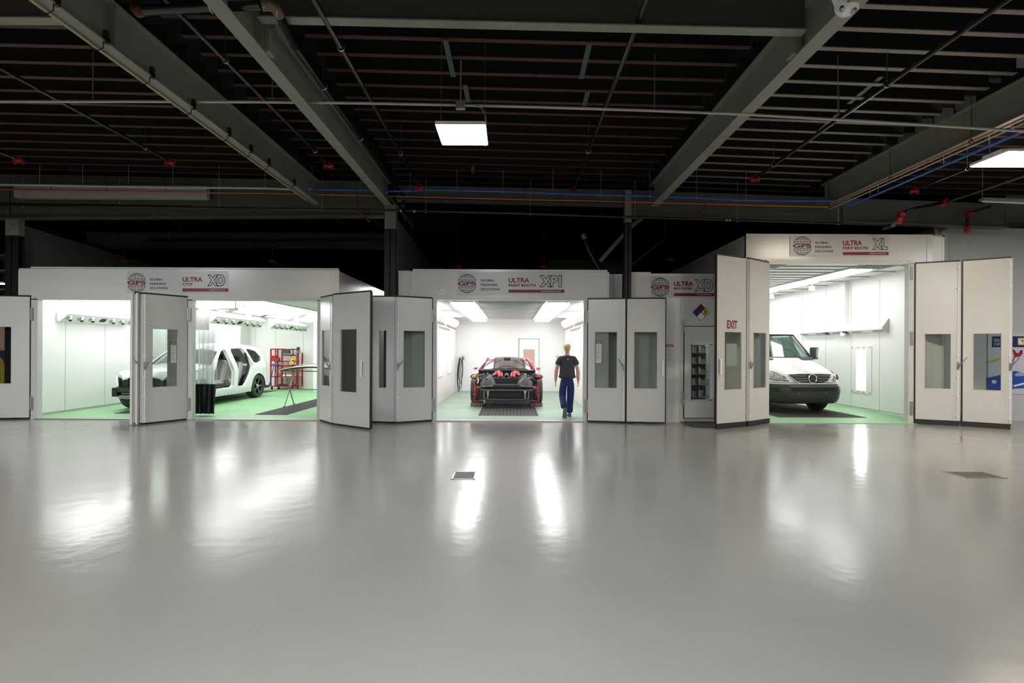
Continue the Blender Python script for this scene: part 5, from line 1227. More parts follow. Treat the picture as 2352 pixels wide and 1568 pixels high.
# ---------- red coupe, front stripped : local x lateral, y back, z up, front at y=0, tyres rest on blocks ----------
cp = thing('sports_car', 'red coupe with its front bodywork removed parked on wooden blocks in the middle booth', 'car', (0, 0, 0))
TW = .345; BZ = .11
def cW(y, z):
    base = smooth_tab([(.9, .86), (1.5, .90), (2.6, .90), (3.6, .97), (4.3, .86), (4.45, .75)], y)
    if z > .88: base -= (z-.88)*.75
    return base
croof = [(1.42, .88), (1.75, 1.03), (2.15, 1.16), (2.45, 1.195), (2.9, 1.18), (3.4, 1.10), (3.9, 1.0), (4.3, .93)]
for sg in (1, -1):
    b = MB(); lo = [(1.05, .30), (1.05, .80), (1.25, .90)] + croof + [(4.45, .9), (4.45, .45)] + [(3.95, .35)] + list(reversed(arch(3.5, .38))) + [(3.1, .25)]
    win = [(1.75, .92), (2.1, 1.07), (2.5, 1.13), (3.0, 1.10), (3.3, 1.0), (3.2, .92), (2.4, .90)]
    b.patch([lo, win], lambda u, v, t, sg=sg: Vector((sg*(cW(u, v)-t), u, v)), .05, .16); b.build('body_side', 'carred', cp)
    b = MB(); b.patch([win], lambda u, v, t, sg=sg: Vector((sg*(cW(u, v)-.02-t), u, v)), .006, .3); b.build('side_window', 'tintglass', cp)
def csurf(name, ys, m, top=croof, crown=.06, wk=1.0, dz=0, n=14):
    b = MB(); rs = []
    for y in ys:
        z = interp(top, y)+dz; w_ = (cW(y, z))*wk
        tp = [Vector((w_*q, y+0*abs(q), z+crown*(1-q*q))) for q in [-1+2*i/n for i in range(n+1)]]
        rs.append(tp+[p-Vector((0, 0, .02)) for p in reversed(tp)])
    b.rings(rs); return b.build(name, m, cp)
csurf('roof', [2.12, 2.2, 2.3, 2.45, 2.6, 2.8, 3.0, 3.2], 'carred')
b = MB(); b.patch([[(-1, 0), (1, 0), (1, 1), (-1, 1)]], lambda u, v, t: Vector((u*(.80-.20*v)*(1), 1.38+v*.80+.20*(1-v*.4)*u*u*1.0+t, .88+v*.33+.05*(1-u*u)*v-.0*u*u)), .008, .15); b.build('windscreen', glassmat('wsglass', (.72, .80, .77), .8), cp)
for sg in (-1, 1):
    b = MB(); b.tube([Vector((sg*(.80-.20*v), 1.38+v*.80+.20*(1-v*.4), .88+v*.33)) for v in (0, .25, .5, .75, 1)], .03, 8); b.build('windscreen_pillar', 'carred', cp)
    b = MB(); b.tube([Vector((sg*(.785-.20*v), 1.37+v*.80+.19*(1-v*.4), .885+v*.33)) for v in (0, .25, .5, .75, 1)], .016, 6); b.build('windscreen_seal', 'black', cp)
b = MB(); b.patch([[(-1, 0), (1, 0), (1, 1), (-1, 1)]], lambda u, v, t: Vector((u*(.62+.08*v), 3.2+v*.9, 1.15-v*.18-.02*u*u)), .008, .3); b.build('rear_window', 'tintglass', cp)
b = MB(); b.box(-.80, .80, 4.1, 4.44, .45, .98); b.build('tail_panel', 'carred', cp)
# interior shapes seen through the glass: seats, mirror, paper sheet
for sg in (-1, 1):
    b = MB(); b.rings([[Vector((sg*.36+x, 2.7+y+.3*(z-.6), z)) for x, y in ((-.23, -.05), (.23, -.05), (.23, .07), (-.23, .07))] for z in (.45, .8, 1.0)]+[[Vector((sg*.36+x*.6, 2.7+y+.3*(z-.6), z)) for x, y in ((-.23, -.05), (.23, -.05), (.23, .07), (-.23, .07))] for z in (1.08, 1.2)]); b.build('seat', mat('cseat', (.22, .22, .21), .7), cp)
b = MB(); b.box(-.72, .72, 1.62, 1.95, .70, .93); b.build('dashboard', 'black', cp)
b = MB(); b.cbox((0, 2.02, 1.20), .20, .03, .06); b.build('rear_view_mirror', 'black', cp)
for sg in (-1, 1):
    b = MB(); b.sph((sg*.93, 1.6, .92), .07, .05, .045, 10, 6); b.cyl((sg*.80, 1.55, .88), (sg*.90, 1.6, .91), .02, n=6); b.build('wing_mirror', 'carred', cp)
# cowl and wipers
b = MB(); b.tube([Vector((x, 1.30-.10*(1-(x/.8)**2)+.16*(x/.8)**2, .87-.02*abs(x))) for x in [-.80+.1*i for i in range(17)]], .045, 8); b.build('cowl', 'black', cp)
b = MB(); b.tube([(-.70, 1.24, .90), (-.3, 1.18, .925), (-.05, 1.16, .92)], .012, 5); b.tube([(.0, 1.17, .935), (.3, 1.19, .93), (.62, 1.26, .91)], .012, 5); b.pieces('wiper', 'blackgloss', cp)
# engine bay
b = MB(); b.box(-.74, .74, .35, 1.28, .40, .70); b.build('engine_bay', 'black', cp)
b = MB(); b.rings([[Vector((x, y, z)) for x, z in ((-.76, .30), (.76, .30), (.76, .80), (-.76, .80))] for y in (1.28, 1.34)]); b.build('firewall', 'black', cp)
for sg in (-1, 1):
    b = MB(); b.tube([(sg*.32, 1.0, .80), (sg*.22, .85, .82), (sg*.18, .7, .78), (sg*.17, .58, .70)], [.06, .07, .08, .07], 12); b.build('red_intake', 'red', cp)
    b = MB(); b.cyl((sg*.17, .58, .70), (sg*.17, .54, .685), .068, n=12); b.build('intake_cap', 'signred', cp)
    b = MB()
    for k in range(3): b.cyl((sg*(.28-.0), .75+k*.12, .79), (sg*.40, .75+k*.12, .74), .035, n=8)
    b.pieces('intake_runner', 'red', cp)
b = MB(); b.cyl((0, .60, .76), (0, .85, .76), .06, n=12); b.cyl((0, .6, .72), (0, .62, .72), .05, n=10); b.build('oil_filler', 'steel', cp)
# grey horn shaped ducts
for sg in (-1, 1):
    b = MB(); x0 = sg*.50
    b.rings([[Vector((x0+sx*wd, y, z)) for sx in (-1, 1)]+[Vector((x0+wd, y+.16, z)), Vector((x0-wd, y+.16, z))] for wd, y, z in ((.20, .20, .50), (.20, .22, .58), (.16, .26, .66), (.07, .34, .76), (.04, .36, .80))]); d_ = b.build('air_duct', mat('ductgrey', (.12, .12, .12), .45), cp, bevel=.01)
    b = MB()
    for k in range(5): b.bar((x0-.08+.04*k, .195, .52), (x0-.06+.03*k, .265, .68), .008, .008)
    b.build('ribs', 'dark', d_)
# slam panel, headlight units, radiator, crash beam
b = MB(); b.tube([Vector((x, .10+.16*(x/.78)**2, .50-.05*(abs(x)/.78)**3)) for x in [-.78+.12*i for i in range(14)]], .035, 8); b.bar((-.36, .08, .54), (.36, .08, .54), .10, .03, (0,0,1)); b.build('slam_panel', mat('slam', (.09, .09, .09), .4), cp)
b = MB(); b.bar((-.70, .08, .40), (.70, .08, .40), .05, .04, (0,0,1))
for x in (-.62, -.45, -.12, .08, .35, .55): b.box(x, x+.13, .05, .07, .375, .415)
b.build('crash_beam', 'steelgrey', cp)
b = MB()
for x in (-.17, .07): b.box(x-.03, x+.15, .36, .44, .56, .68)
b.pieces('latch_box', 'white', cp)
b = MB(); b.box(-.48, .48, .22, .28, -.0+.14, .38); b.build('radiator', 'black', cp)
b = MB(); b.tube([(-.62, .10, .16), (-.4, .06, .135), (0, .03, .125), (.4, .06, .135), (.62, .10, .16)], .028, 8); b.build('lower_beam', 'dark', cp)
for sg in (-1, 1):
    b = MB(); b.box(min(sg*.54, sg*.72), max(sg*.54, sg*.72), .12, .5, .12, .42); b.build('side_radiator', 'black', cp)
    b = MB(); b.tube([(sg*.50, .10, .38), (sg*.50, .08, .16), (sg*.60, .08, .14), (sg*.60, .10, .36)], .008, 6); b.build('bent_tube', 'steel', cp)
    b = MB(); b.tube([(sg*.72, .22, .42), (sg*.80, .14, .44), (sg*.86, .12, .44)], .026, 8); b.tube([(sg*.72, .22, .38), (sg*.90, .13, .38)], .016, 8)
    b.tube([(sg*.87, .12, .62), (sg*.84, .10, .45), (sg*.83, .08, .30), (sg*.87, .08, .10), (sg*.78, .10, .09), (sg*.68, .12, .12)], .019, 8); b.sph((sg*.86, .08, .26), .03, n=8, m=6); b.build('red_fender_bracket', 'red', cp)
    b = MB(); b.sph((sg*.88, .55, .73), .13, .10, .075, 12, 8); b.build('headlight_bucket', 'black', cp)
    b = MB(); b.sph((sg*.88, .47, .73), .085, .04, .045, 10, 6); b.build('headlight_lens', mat('amber', (.55, .25, .04), .2) if sg < 0 else 'red', cp)
    b = MB(); b.tube([(sg*.80, .5, .66), (sg*.82, .62, .52), (sg*.80, .75, .40)], .05, 8); b.build('suspension', 'dark', cp)
# clutter of hoses and small boxes
rnd = random.Random(3)
for sg in (-1, 1):
    for k in range(16):
        x = sg*rnd.uniform(.42, .78); y = rnd.uniform(.35, 1.2); z = rnd.uniform(.62, .80); b = MB()
        if k % 3 == 0: b.cbox((x, y, z), rnd.uniform(.05, .12), rnd.uniform(.05, .12), rnd.uniform(.04, .08), Matrix.Rotation(rnd.random(), 3, 'Z')); b.build('fuse_box', rnd.choice(['dark', 'black', 'steelgrey', 'zinc']), cp, bevel=.006)
        else:
            b.tube([(x, y, z), (x+rnd.uniform(-.1, .1), y-.1, z+rnd.uniform(.0, .06)), (x+rnd.uniform(-.15, .15), y-.2, z+rnd.uniform(-.05, .03)), (x+rnd.uniform(-.1, .1), y-.3, z-.08)], rnd.uniform(.01, .022), 6); b.build('hose', rnd.choice(['black', 'steel', 'dark', 'zinc', 'black']), cp)
for sg in (-1, 1):
    wheel(cp, (sg*.86, .85, .335), .335, .28, sg, 8, rimmat='dark'); wheel(cp, (sg*.82, 3.5, .335), .335, .28, sg, 8, rimmat='dark')
pz = G(1164, 934.5); CYc = F*EYE/131.5
cp.location = ((1164-CX)/F*CYc+.0, CYc-.95+.30, BZ+.012)
for i, (sx, lb) in enumerate(((-1, 'stacked wooden block under the left front tyre of the red coupe'), (1, 'stacked wooden block under the right front tyre of the red coupe'))):
    b = MB(); xx = cp.location.x+sx*.84; yy = cp.location.y+.95
    b.box(xx-.17, xx+.17, yy-.30, yy+.22, .024, .067); b.box(xx-.165, xx+.165, yy-.29, yy+.21, .068, BZ+.009); tag(b.build('wooden_block', 'wood', bevel=.004), lb, 'wooden block', None)
for sx in (-1, 1):
    b = MB(); xx = cp.location.x+sx*.84; yy = cp.location.y+3.5
    b.box(xx-.17, xx+.17, yy-.22, yy+.22, .013, BZ+.009); tag(b.build('wooden_block', 'wood'), 'wooden block under a rear tyre of the red coupe', 'wooden block', 'rear blocks')

# ---------- white van ----------
vn = thing('van', 'white high-roof delivery van parked in the tall right booth', 'van', (0, 0, 0))
# profile of the centre line (y back, z up)
vprof = [(.30, .10), (.42, .02), (.60, .0), (.78, .03), (.95, .06), (1.10, .13), (1.17, .30), (1.24, .60), (1.33, .98), (1.37, 1.10), (1.95, 1.72), (2.05, 1.80), (2.25, 1.92), (2.45, 2.12), (2.58, 2.45), (2.63, 2.9)]
def vY(z): return interp(vprof, z)
def vW(z, y=0):
    w_ = smooth_tab([(.25, .84), (.5, .95), (1.0, .985), (1.3, .98), (2.0, .86), (2.35, .80), (2.55, .70), (2.64, .5)], z)
    return w_
def zm(z): return interp([(.25, .20), (.8, .745), (1.15, 1.06), (1.37, 1.42), (1.95, 2.05), (2.62, 2.58)], z)
def vF(x, z, t=0, sink=0):
    W_ = vW(z); q = abs(x)/W_
    curve = .10*q**2+.42*max(0, q-.62)**2/.144*.9 if z < 1.36 else .12*q**2+.22*max(0, q-.7)**2/.09
    return Vector((x, vY(z)+curve+t, zm(z)))
# front shell: heightfield rows
zs = [.48, .56, .64, .72, .80, .88, .95, 1.02, 1.08, 1.14, 1.17, 1.20, 1.24, 1.29, 1.33, 1.37, 1.50, 1.65, 1.80, 1.95, 2.05, 2.15, 2.25, 2.35, 2.45, 2.52, 2.58, 2.62]
NX = 28
b = MB(); vs = []; fs = []
for z in zs:
    for i in range(NX+1):
        q = -1+2*i/NX; q = math.copysign(abs(q)**.85, q); vs.append(vF(q*vW(z), z))
for j in range(len(zs)-1):
    for i in range(NX):
        zc_ = (zs[j]+zs[j+1])/2; xc = (-1+2*(i+.5)/NX)
        if 1.375 < zc_ < 1.95 and abs(xc) < .93: continue          # windscreen opening
        if zc_ < .66: continue
        a = j*(NX+1)+i; fs.append((a, a+1, a+NX+2, a+NX+1))
b.add(vs, fs); fsx = b.build('front_shell', 'vanwhite', vn, sharp=50)
# sides, roof
for sg in (-1, 1):
    b = MB(); vs = []; fs = []; ysb = [0, .3, .8, 1.6, 3, 5, 6.0]
    for z in zs:
        e = vF(sg*vW(z), z)
        for k, yy in enumerate(ysb): 
            y = e.y + (6.0-e.y)*(yy/6.0); vs.append(Vector((sg*(vW(z)+.015*min(1, yy)), y, zm(z))))
    n_ = len(ysb)
    for j in range(len(zs)-1):
        for k in range(n_-1):
            if 1.36 < (zs[j]+zs[j+1])/2 < 1.96 and k in (1, 2): continue
            a = j*n_+k; fs.append((a, a+1, a+n_+1, a+n_))
    b.add(vs, fs); b.build('side_panel', 'vanwhite', vn)
b = MB(); rs = []
for y in (2.9, 3.5, 4.5, 5.5, 6.0): rs.append([Vector((.5*q, y if q*q < 2 else y, 2.62+.03*(1-q*q))) for q in [-1+i/5 for i in range(11)]]+[Vector((.5, y, 2.6)), Vector((-.5, y, 2.6))])
b.rings(rs); b.box(-.85, .85, 5.95, 6.0, .4, 2.6); b.build('roof_panel', 'vanwhite', vn)
b = MB(); b.patch([[(-.93, 1.375), (.93, 1.375), (.93, 1.95), (-.93, 1.95)]], lambda u, v, t: vF(u*vW(v), v, .012+t), .006, .12); b.build('windscreen', glassmat('vglass', (.60, .74, .70), .35), vn)
b = MB(); pts = [vF(-.93*vW(1.375), 1.372, -.008)] + [vF(q*vW(1.372), 1.372, -.008) for q in [-.9+.1*i for i in range(19)]] + [vF(.93*vW(z), z, -.008) for z in (1.4, 1.55, 1.7, 1.85, 1.95)] + [vF(-q*vW(1.95), 1.955, -.008) for q in [-.9+.1*i for i in range(19)]] + [vF(-.93*vW(z), z, -.008) for z in (1.95, 1.85, 1.7, 1.55, 1.4)]
b.tube(pts, .014, 6, closed=True); b.build('windscreen_seal', 'black', vn)
def vpatch(name, m, loops, off=-.012, th=.02, grid=.1, parent=None, **k):
    b = MB(); b.patch(loops, lambda u, v, t: vF(u, v, off+t), th, grid); return b.build(name, m, parent or vn, **k)
# grille
gr = [(-.56, 1.085), (-.50, 1.0), (-.40, .90), (-.30, .86), (0, .845), (.30, .86), (.40, .90), (.50, 1.0), (.56, 1.085), (.30, 1.10), (-.30, 1.10)]
g_ = vpatch('grille', 'black', [gr], -.03, .03)
for k, z in enumerate((1.045, .975, .91)):
    L_ = (.50, .45, .38)[k]
    for sg in (-1, 1):
        b = MB(); b.tube([vF(sg*(.14+(L_-.14)*i/5), z, -.045) for i in range(6)], .010, 6); b.build('grille_bar', 'steel', g_)
b = MB(); b.tube([vF(x, z, -.036) for x, z in [(gr[i][0]*1.02, gr[i][1]+(0.006 if gr[i][1] > 1.05 else -.01)) for i in range(len(gr))]], .011, 6, closed=True); b.build('grille_surround', 'vanwhite', g_)
cz = .975; cc = vF(0, cz, -.055)
b = MB(); b.tube([cc+Vector((math.cos(q)*.105, 0, math.sin(q)*.105)) for q in [2*math.pi*i/32 for i in range(32)]], .012, 8, closed=True)
for k in range(3):
    q = math.pi/2+2*math.pi*k/3; d = Vector((math.cos(q), 0, math.sin(q))); e = Vector((-math.sin(q), 0, math.cos(q)))
    b.poly([cc+d*.10, cc+e*.02+d*.0, cc-e*.02], (0, -.006, 0)); b.poly([cc+d*.10, cc+e*.02, cc-e*.02], (0, .006, 0))
b.build('round_star_badge', 'chrome', g_)
# headlights
for sg in (-1, 1):
    hl = [(sg*.58, .90), (sg*.66, .905), (sg*.82, .91), (sg*.93, .97), (sg*.955, 1.10), (sg*.93, 1.16), (sg*.86, 1.165), (sg*.76, 1.12), (sg*.66, 1.02)]
    h = vpatch('headlight', mat('hlglass', (.45, .45, .45), .08, .3, coat=1), [hl], -.012, .03)
    b = MB(); b.tube([vF(x, z, -.014) for x, z in hl], .008, 6, closed=True); b.build('headlight_seal', 'black', h)
    for (x, z, r) in ((.76, .985, .055), (.85, 1.03, .05)):
        b = MB(); p = vF(sg*x, z, -.02); b.lathe([(0, 0), (r, 0), (r, -.008), (r*.6, -.012), (0, -.006)], p, (sg*.3, 1, 0), 16); b.build('reflector', 'chrome', h)
    vpatch('indicator', mat('orange', (.75, .25, .10), .2), [[(sg*.90, 1.10), (sg*.945, 1.09), (sg*.94, 1.15), (sg*.88, 1.155)]], -.016, .01, parent=h)
    # hood vents
    b = MB(); b.patch([[(sg*.42, 1.325), (sg*.82, 1.325), (sg*.88, 1.36), (sg*.36, 1.36)]], lambda u, v, t: vF(u, v, 0)+Vector((0, -.006, .022-t)), .01, .1); v_ = b.build('hood_vent', 'plastic', vn)
    # mirror
    m_ = MB(); m_.cbox((sg*1.08, 1.45, 1.53), .20, .13, .34); mm = m_.build('wing_mirror', 'plastic', vn, bevel=.04)
    m_ = MB(); m_.cbox((sg*1.125, 1.405, 1.54), .10, .06, .26); m_.build('mirror_cap', 'steel', mm, bevel=.025)
    m_ = MB(); m_.tube([(sg*.93, 1.4, 1.40), (sg*1.02, 1.43, 1.42), (sg*1.06, 1.45, 1.45)], .03, 6); m_.build('mirror_arm', 'plastic', mm)
    # arch and wheel
    wheel(vn, (sg*.80, .98, .36), .36, .23, sg, 6, rimmat='zinc')
    wheel(vn, (sg*.80, 4.65, .36), .36, .23, sg, 6, rimmat='zinc')
# bumper: wraps around
b = MB(); rs = []
for i in range(25):
    q = -1+2*i/24; qq = math.copysign(abs(q)**.9, q); x = qq*1.0; q_ = abs(q)
    base = vF(min(.975, abs(x))*(1 if x > 0 else -1), .75).y + (0 if q_ < .98 else .05)
    ins = 0
    rs.append([Vector((x, base-.06, .80)), Vector((x, base-.10, .76)), Vector((x, base-.11, .60)), Vector((x*.99, base-.08, .46)), Vector((x*.97, base-.02, .36)), Vector((x*.95, base+.05, .33)), Vector((x*.95, base+.12, .5)), Vector((x*.97, base+.06, .82))])
rs = [[p-Vector((0, 0, .06)) for p in r] for r in rs]; b.rings(rs); bp_ = b.build('bumper', 'plastic', vn)
for sg in (-1, 1):
    b = MB(); e = rs[-1 if sg > 0 else 0]; ex = sg*1.0
    b.rings([[Vector((sg*abs(p.x), p.y, p.z)) for p in e], [Vector((sg*(abs(p.x)-.0), p.y+.22, p.z+(.05 if p.z < .5 else 0))) for p in e]]); b.build('bumper_corner', 'plastic', bp_)
b = MB(); b.patch([[(-.55, .66), (.55, .66), (.60, .745), (-.60, .745)]], lambda u, v, t: Vector((u, vF(u, .75).y-.118+t, v-.06)), .01, .15); b.build('air_intake', 'black', bp_)
for sx in (-.42, .28): 
    b = MB(); b.sph((sx, vF(sx, .75).y-.115, .54), .014, n=8, m=6); b.build('sensor', 'steel', bp_)
for sg in (-1, 1):
    b = MB(); b.patch([[(sg*.80, .62), (sg*.93, .64), (sg*.94, .72), (sg*.82, .73)]], lambda u, v, t: Vector((u, vF(u, .75).y-.118+t, v-.06)), .01, .1); b.build('fog_lamp_recess', 'black', bp_)
b = MB(); b.tube([vF(x, .83, -.02) for x in [-.95+.1*i for i in range(20)]], .018, 6); b.build('white_lip', 'vanwhite', vn)
b = MB(); b.tube([vF(x, .855-.0*abs(x), -.004) for x in [-.95+.1*i for i in range(20)]], .007, 5); b.build('bumper_gap', 'black', vn)
b = MB(); b.box(-.85, .85, .5, 5.9, .35, .55); b.build('underbody', 'black', vn)
# interior: dashboard, steering wheel, seats, rear glass
b = MB(); b.box(-.86, .86, 1.2, 1.55, 1.10, 1.40); b.build('dashboard', 'dark', vn)
b = MB(); c = Vector((.42, 1.62, 1.46)); b.tube([c+Vector((math.cos(q)*.21, math.sin(q)*.10, math.sin(q)*.18)) for q in [2*math.pi*i/20 for i in range(20)]], .018, 6, closed=True); b.build('steering_wheel', 'black', vn)
for sx in (-.45, .42):
    b = MB(); b.cbox((sx, 2.3, 1.35), .5, .14, .75); b.build('seat_back', mat('vseat', (.25, .32, .30), .7), vn, bevel=.05)
b = MB(); b.box(-.9, .9, 3.4, 3.45, .6, 2.5); b.build('partition', mat('vpart', (.35, .42, .40), .7), vn)
for sg in (-1, 1):
    b = MB(); b.patch([[(1.8, 1.42), (3.0, 1.42), (3.0, 2.0), (2.1, 2.0)]], lambda u, v, t, sg=sg: Vector((sg*(vW(v)-.03-t), u, v)), .005, .3); b.build('side_window', 'tintglass', vn)
# roof badge and hanging tag
b = MB(); p = vF(-.46, 2.22, -.012); b.poly([p, p+Vector((.07, .0, .0)), p+Vector((.08, -.0, -.09)), p+Vector((.05, 0, -.10))], (0, .01, 0)); b.build('roof_marker', 'dark', vn)
tg = MB(); y_ = vF(-.22, 1.70).y+.05
tg.add([Vector((x, y_, z)) for x, z in ((-.36, 1.60), (-.18, 1.60), (-.18, 1.78), (-.36, 1.78))], [(0,1,2,3)]); pt = tg.build('price_tag', 'paper', vn)
tg = MB(); tg.text('6113', lambda x, y: Vector((x, y_-.004, y)), -.34, -.20, 1.635, 1.675, .03); tg.build('tag_number', 'signblack', pt)
b = MB(); b.sph(vF(0, 1.155, -.01), .022, .01, .012, 8, 6); b.build('hood_badge', 'chrome', vn)
vn.location = (7.52, 12.5, .012); vn.rotation_euler = (0, 0, math.radians(5.0))
# ================= OTHER THINGS =================
# ---- folded clear curtain ----
cu = thing('curtain', 'clear vinyl curtain with white top and black skirt gathered beside the central door post', 'curtain', (-7.2, 11.85, 0))
def pleat(z0, z1, x0, x1, y, amp, nf, m, nm, n=90, th=.004, sway=.0):
    b = MB(); vs = []; fs = []; rows_ = 7
    for r in range(rows_):
        q = r/(rows_-1); z = z0+(z1-z0)*q
        for i in range(n+1):
            u = i/n; x = x0+(x1-x0)*u + sway*math.sin(q*3+u*5)*.3
            vs.append(Vector((x+.01*math.sin(u*40+q), y+amp*math.sin(u*nf*2*math.pi+.6*math.sin(3*q+u*4))*(1-.25*q), z)))
    for r in range(rows_-1):
        for i in range(n): a = r*(n+1)+i; fs.append((a, a+1, a+n+2, a+n+1))
    b.add(vs, fs); return b.build(nm, m, cu, True, sharp=80)
ca = W(443, 800, 11.85).x; cb = W(495, 800, 11.85).x
pleat(.05, .755, ca, cb, 11.85, .055, 5, 'vinylblack', 'black_skirt', sway=.04)
pleat(.75, 2.04, ca+.01, cb-.03, 11.85, .05, 5, 'clearvinyl', 'clear_panel', sway=.04)
pleat(.75, 2.04, ca+.03, cb-.06, 11.93, .045, 4, 'clearvinyl', 'clear_panel', sway=.05)
pleat(.75, 2.04, ca+.02, cb-.02, 12.0, .04, 6, 'clearvinyl', 'clear_panel', sway=.05)
pleat(2.03, 2.50, ca-.02, cb-.12, 11.80, .02, 2, mat('valance', (.70, .70, .68), .6), 'white_valance')
b = MB(); b.bar((-7.6, 11.85, 2.53), (-6.5, 11.85, 2.53), .05, .05); b.cyl((-6.55, 11.85, 2.53), (-6.55, 11.85, 2.86), .015, n=6); b.build('curtain_rail', 'zinc', cu, True)
# ---- red tool rack at the rear of the left booth ----
YR = 19.35
RX = lambda px: W(px, 850, YR).x
RZ = lambda py: W(650, py, YR).z
rk = thing('tool_rack', 'red wheeled steel rack with mesh panel behind the white SUV', 'rack', ((RX(622)+RX(685))/2, YR, 0))
for px, top in ((622, 801), (637.5, 801), (672.7, 801), (684.8, 810)):
    for k, yy in enumerate((YR, YR+.38)):
        if top == 801 or k == 0: pass
        b = MB(); b.box(RX(px)-.025, RX(px)+.025, yy-.02, yy+.02, .14, RZ(top)); b.build('post', 'red', rk, True)
for py, x0, x1 in ((801.5, 622, 656), (801.5, 668, 681), (829.5, 636, 686), (839, 621, 688), (842, 637, 672), (846.7, 638, 686), (864.8, 624, 686), (886.7, 624, 686)):
    b = MB(); b.box(RX(x0), RX(x1), YR-.02, YR+.02, RZ(py)-.02, RZ(py)+.02); b.build('rail', 'red', rk, True)
for py in (839, 864.8, 886.7):
    b = MB(); b.box(RX(623), RX(686), YR, YR+.40, RZ(py)-.015, RZ(py)+.005); b.build('shelf', mat('rackshelf', (.30, .08, .08), .5), rk, True)
b = MB()
for i in range(15): x = RX(623)+(RX(685)-RX(623))*i/14; b.cyl((x, YR+.02, RZ(838)), (x, YR+.02, RZ(803)), .004, n=4)
for j in range(11): z = RZ(838)+(RZ(803)-RZ(838))*j/10; b.cyl((RX(622), YR+.02, z), (RX(685), YR+.02, z), .004, n=4)
b.build('wire_mesh', 'zinc', rk, True)
for px in (624.5, 640, 671, 684):
    b = MB(); b.cyl((RX(px)-.02, YR, .075), (RX(px)+.02, YR, .075), .06, n=12); b.build('caster', 'rubber', rk, True)
def small(name, label, cat, mb, m, group=None): return tag(mb.build(name, m), label, cat, group)
def rxz(px, py, dy=0): v = W(px, py, YR+dy); return v
b = MB(); p = rxz(634, 824, -.08); b.box(p.x-.13, p.x+.02, YR-.16, YR-.03, p.z-.09, p.z+.13); b.box(p.x+.03, p.x+.14, YR-.16, YR-.03, p.z-.09, p.z+.05); small('storage_bin', 'red plastic bins hung on the mesh of the tool rack', 'bin', b, 'red')
b = MB(); p = rxz(659, 806, -.05); b.box(p.x-.13, p.x+.13, YR-.16, YR-.02, p.z-.10, p.z+.08); small('tool_box', 'dark box hung at the top of the red tool rack', 'box', b, mat('brownbox', (.06, .04, .03), .6))
for py, px, lb in ((822, 674, 'upper yellow roll on the right post of the red tool rack'), (833, 670, 'lower yellow roll on the red tool rack')):
    b = MB(); p = rxz(px, py, -.07); b.lathe([(.03, -.03), (.075, -.03), (.075, .03), (.03, .03)], p, (0, 1, 0), 16, closed=True); small('tape_roll', lb, 'tape', b, 'yellow')
b = MB(); p = rxz(671, 817, -.07); b.cyl(p, p+Vector((0, .06, 0)), .06, n=14); small('tape_roll', 'red roll above the yellow rolls on the tool rack', 'tape', b, 'red')
b = MB(); a = rxz(648, 815, -.05); b.bar(a, rxz(679, 816, -.05), .04, .05, (0,0,1)); small('spirit_level', 'long dark bar held across the mesh of the tool rack', 'tool', b, 'dark')
for px in (646, 651, 657, 662, 667):
    b = MB(); p = rxz(px, 839, .08); b.cyl((p.x, YR+.1, RZ(838.4)), (p.x, YR+.1, RZ(838.4)+.09), .032, n=10); b.cyl((p.x, YR+.1, RZ(838.4)+.09), (p.x, YR+.1, RZ(838.4)+.13), .015, n=8); small('small_bottle', 'small pale bottle standing on the middle shelf of the red rack', 'bottle', b, 'white' if px % 2 else 'zinc', 'bottles on the red rack')
for px, w_, h_, m_, lb in ((636, .22, .13, 'steel', 'grey metal cup and parts on the lower shelf of the rack, left side'), (660, .38, .07, 'white', 'white roll lying on the lower shelf of the rack')):
    b = MB(); p = rxz(px, 864.8); b.box(p.x-w_/2, p.x+w_/2, YR+.02, YR+.18, RZ(864.8)+.006, RZ(864.8)+.006+h_); t = small('workshop_part', lb, 'supplies', b, m_); 
for px in (641, 648, 655, 675, 680):
    b = MB(); p = rxz(px, 886.7); b.sph((p.x, YR+.1, RZ(886.7)+.05), .07, .06, .045, 8, 6); small('workshop_part', 'dark or red tool lying on the bottom shelf of the red rack', 'tool', b, 'dark' if px < 660 else 'red', 'tools on the bottom rack shelf')
b = MB(); b.tube([rxz(628, 838, -.1), rxz(627, 850, -.12), rxz(624, 862, -.12), rxz(621, 876, -.12), rxz(618, 884, -.15)], .018, 6); b.tube([rxz(626, 836, -.1), rxz(634, 838, -.1), rxz(642, 836, -.1)], .02, 6); small('air_hose', 'blue hose draped on the left side of the red tool rack', 'hose', b, mat('hoseblue', (.05, .06, .30), .5))
b = MB(); p = rxz(686, 804, -.02); b.box(p.x-.04, p.x+.04, YR-.1, YR, p.z-.12, p.z+.12); small('cordless_tool', 'black tool hung at the top right corner of the tool rack', 'tool', b, 'black')
b = MB(); a, c = rxz(676, 805, -.02), rxz(694, 811, -.02)
for k in range(5): z = c.z+(a.z-c.z)*k/4; b.cyl((a.x, YR-.15, z), (c.x, YR-.15, z), .005, n=4)
for k in range(7): x = a.x+(c.x-a.x)*k/6; b.cyl((x, YR-.15, a.z), (x, YR-.15, c.z), .005, n=4); b.cyl((x, YR-.15, c.z), (x, YR, c.z), .005, n=4)
b.build('wire_basket', 'zinc', rk, True)
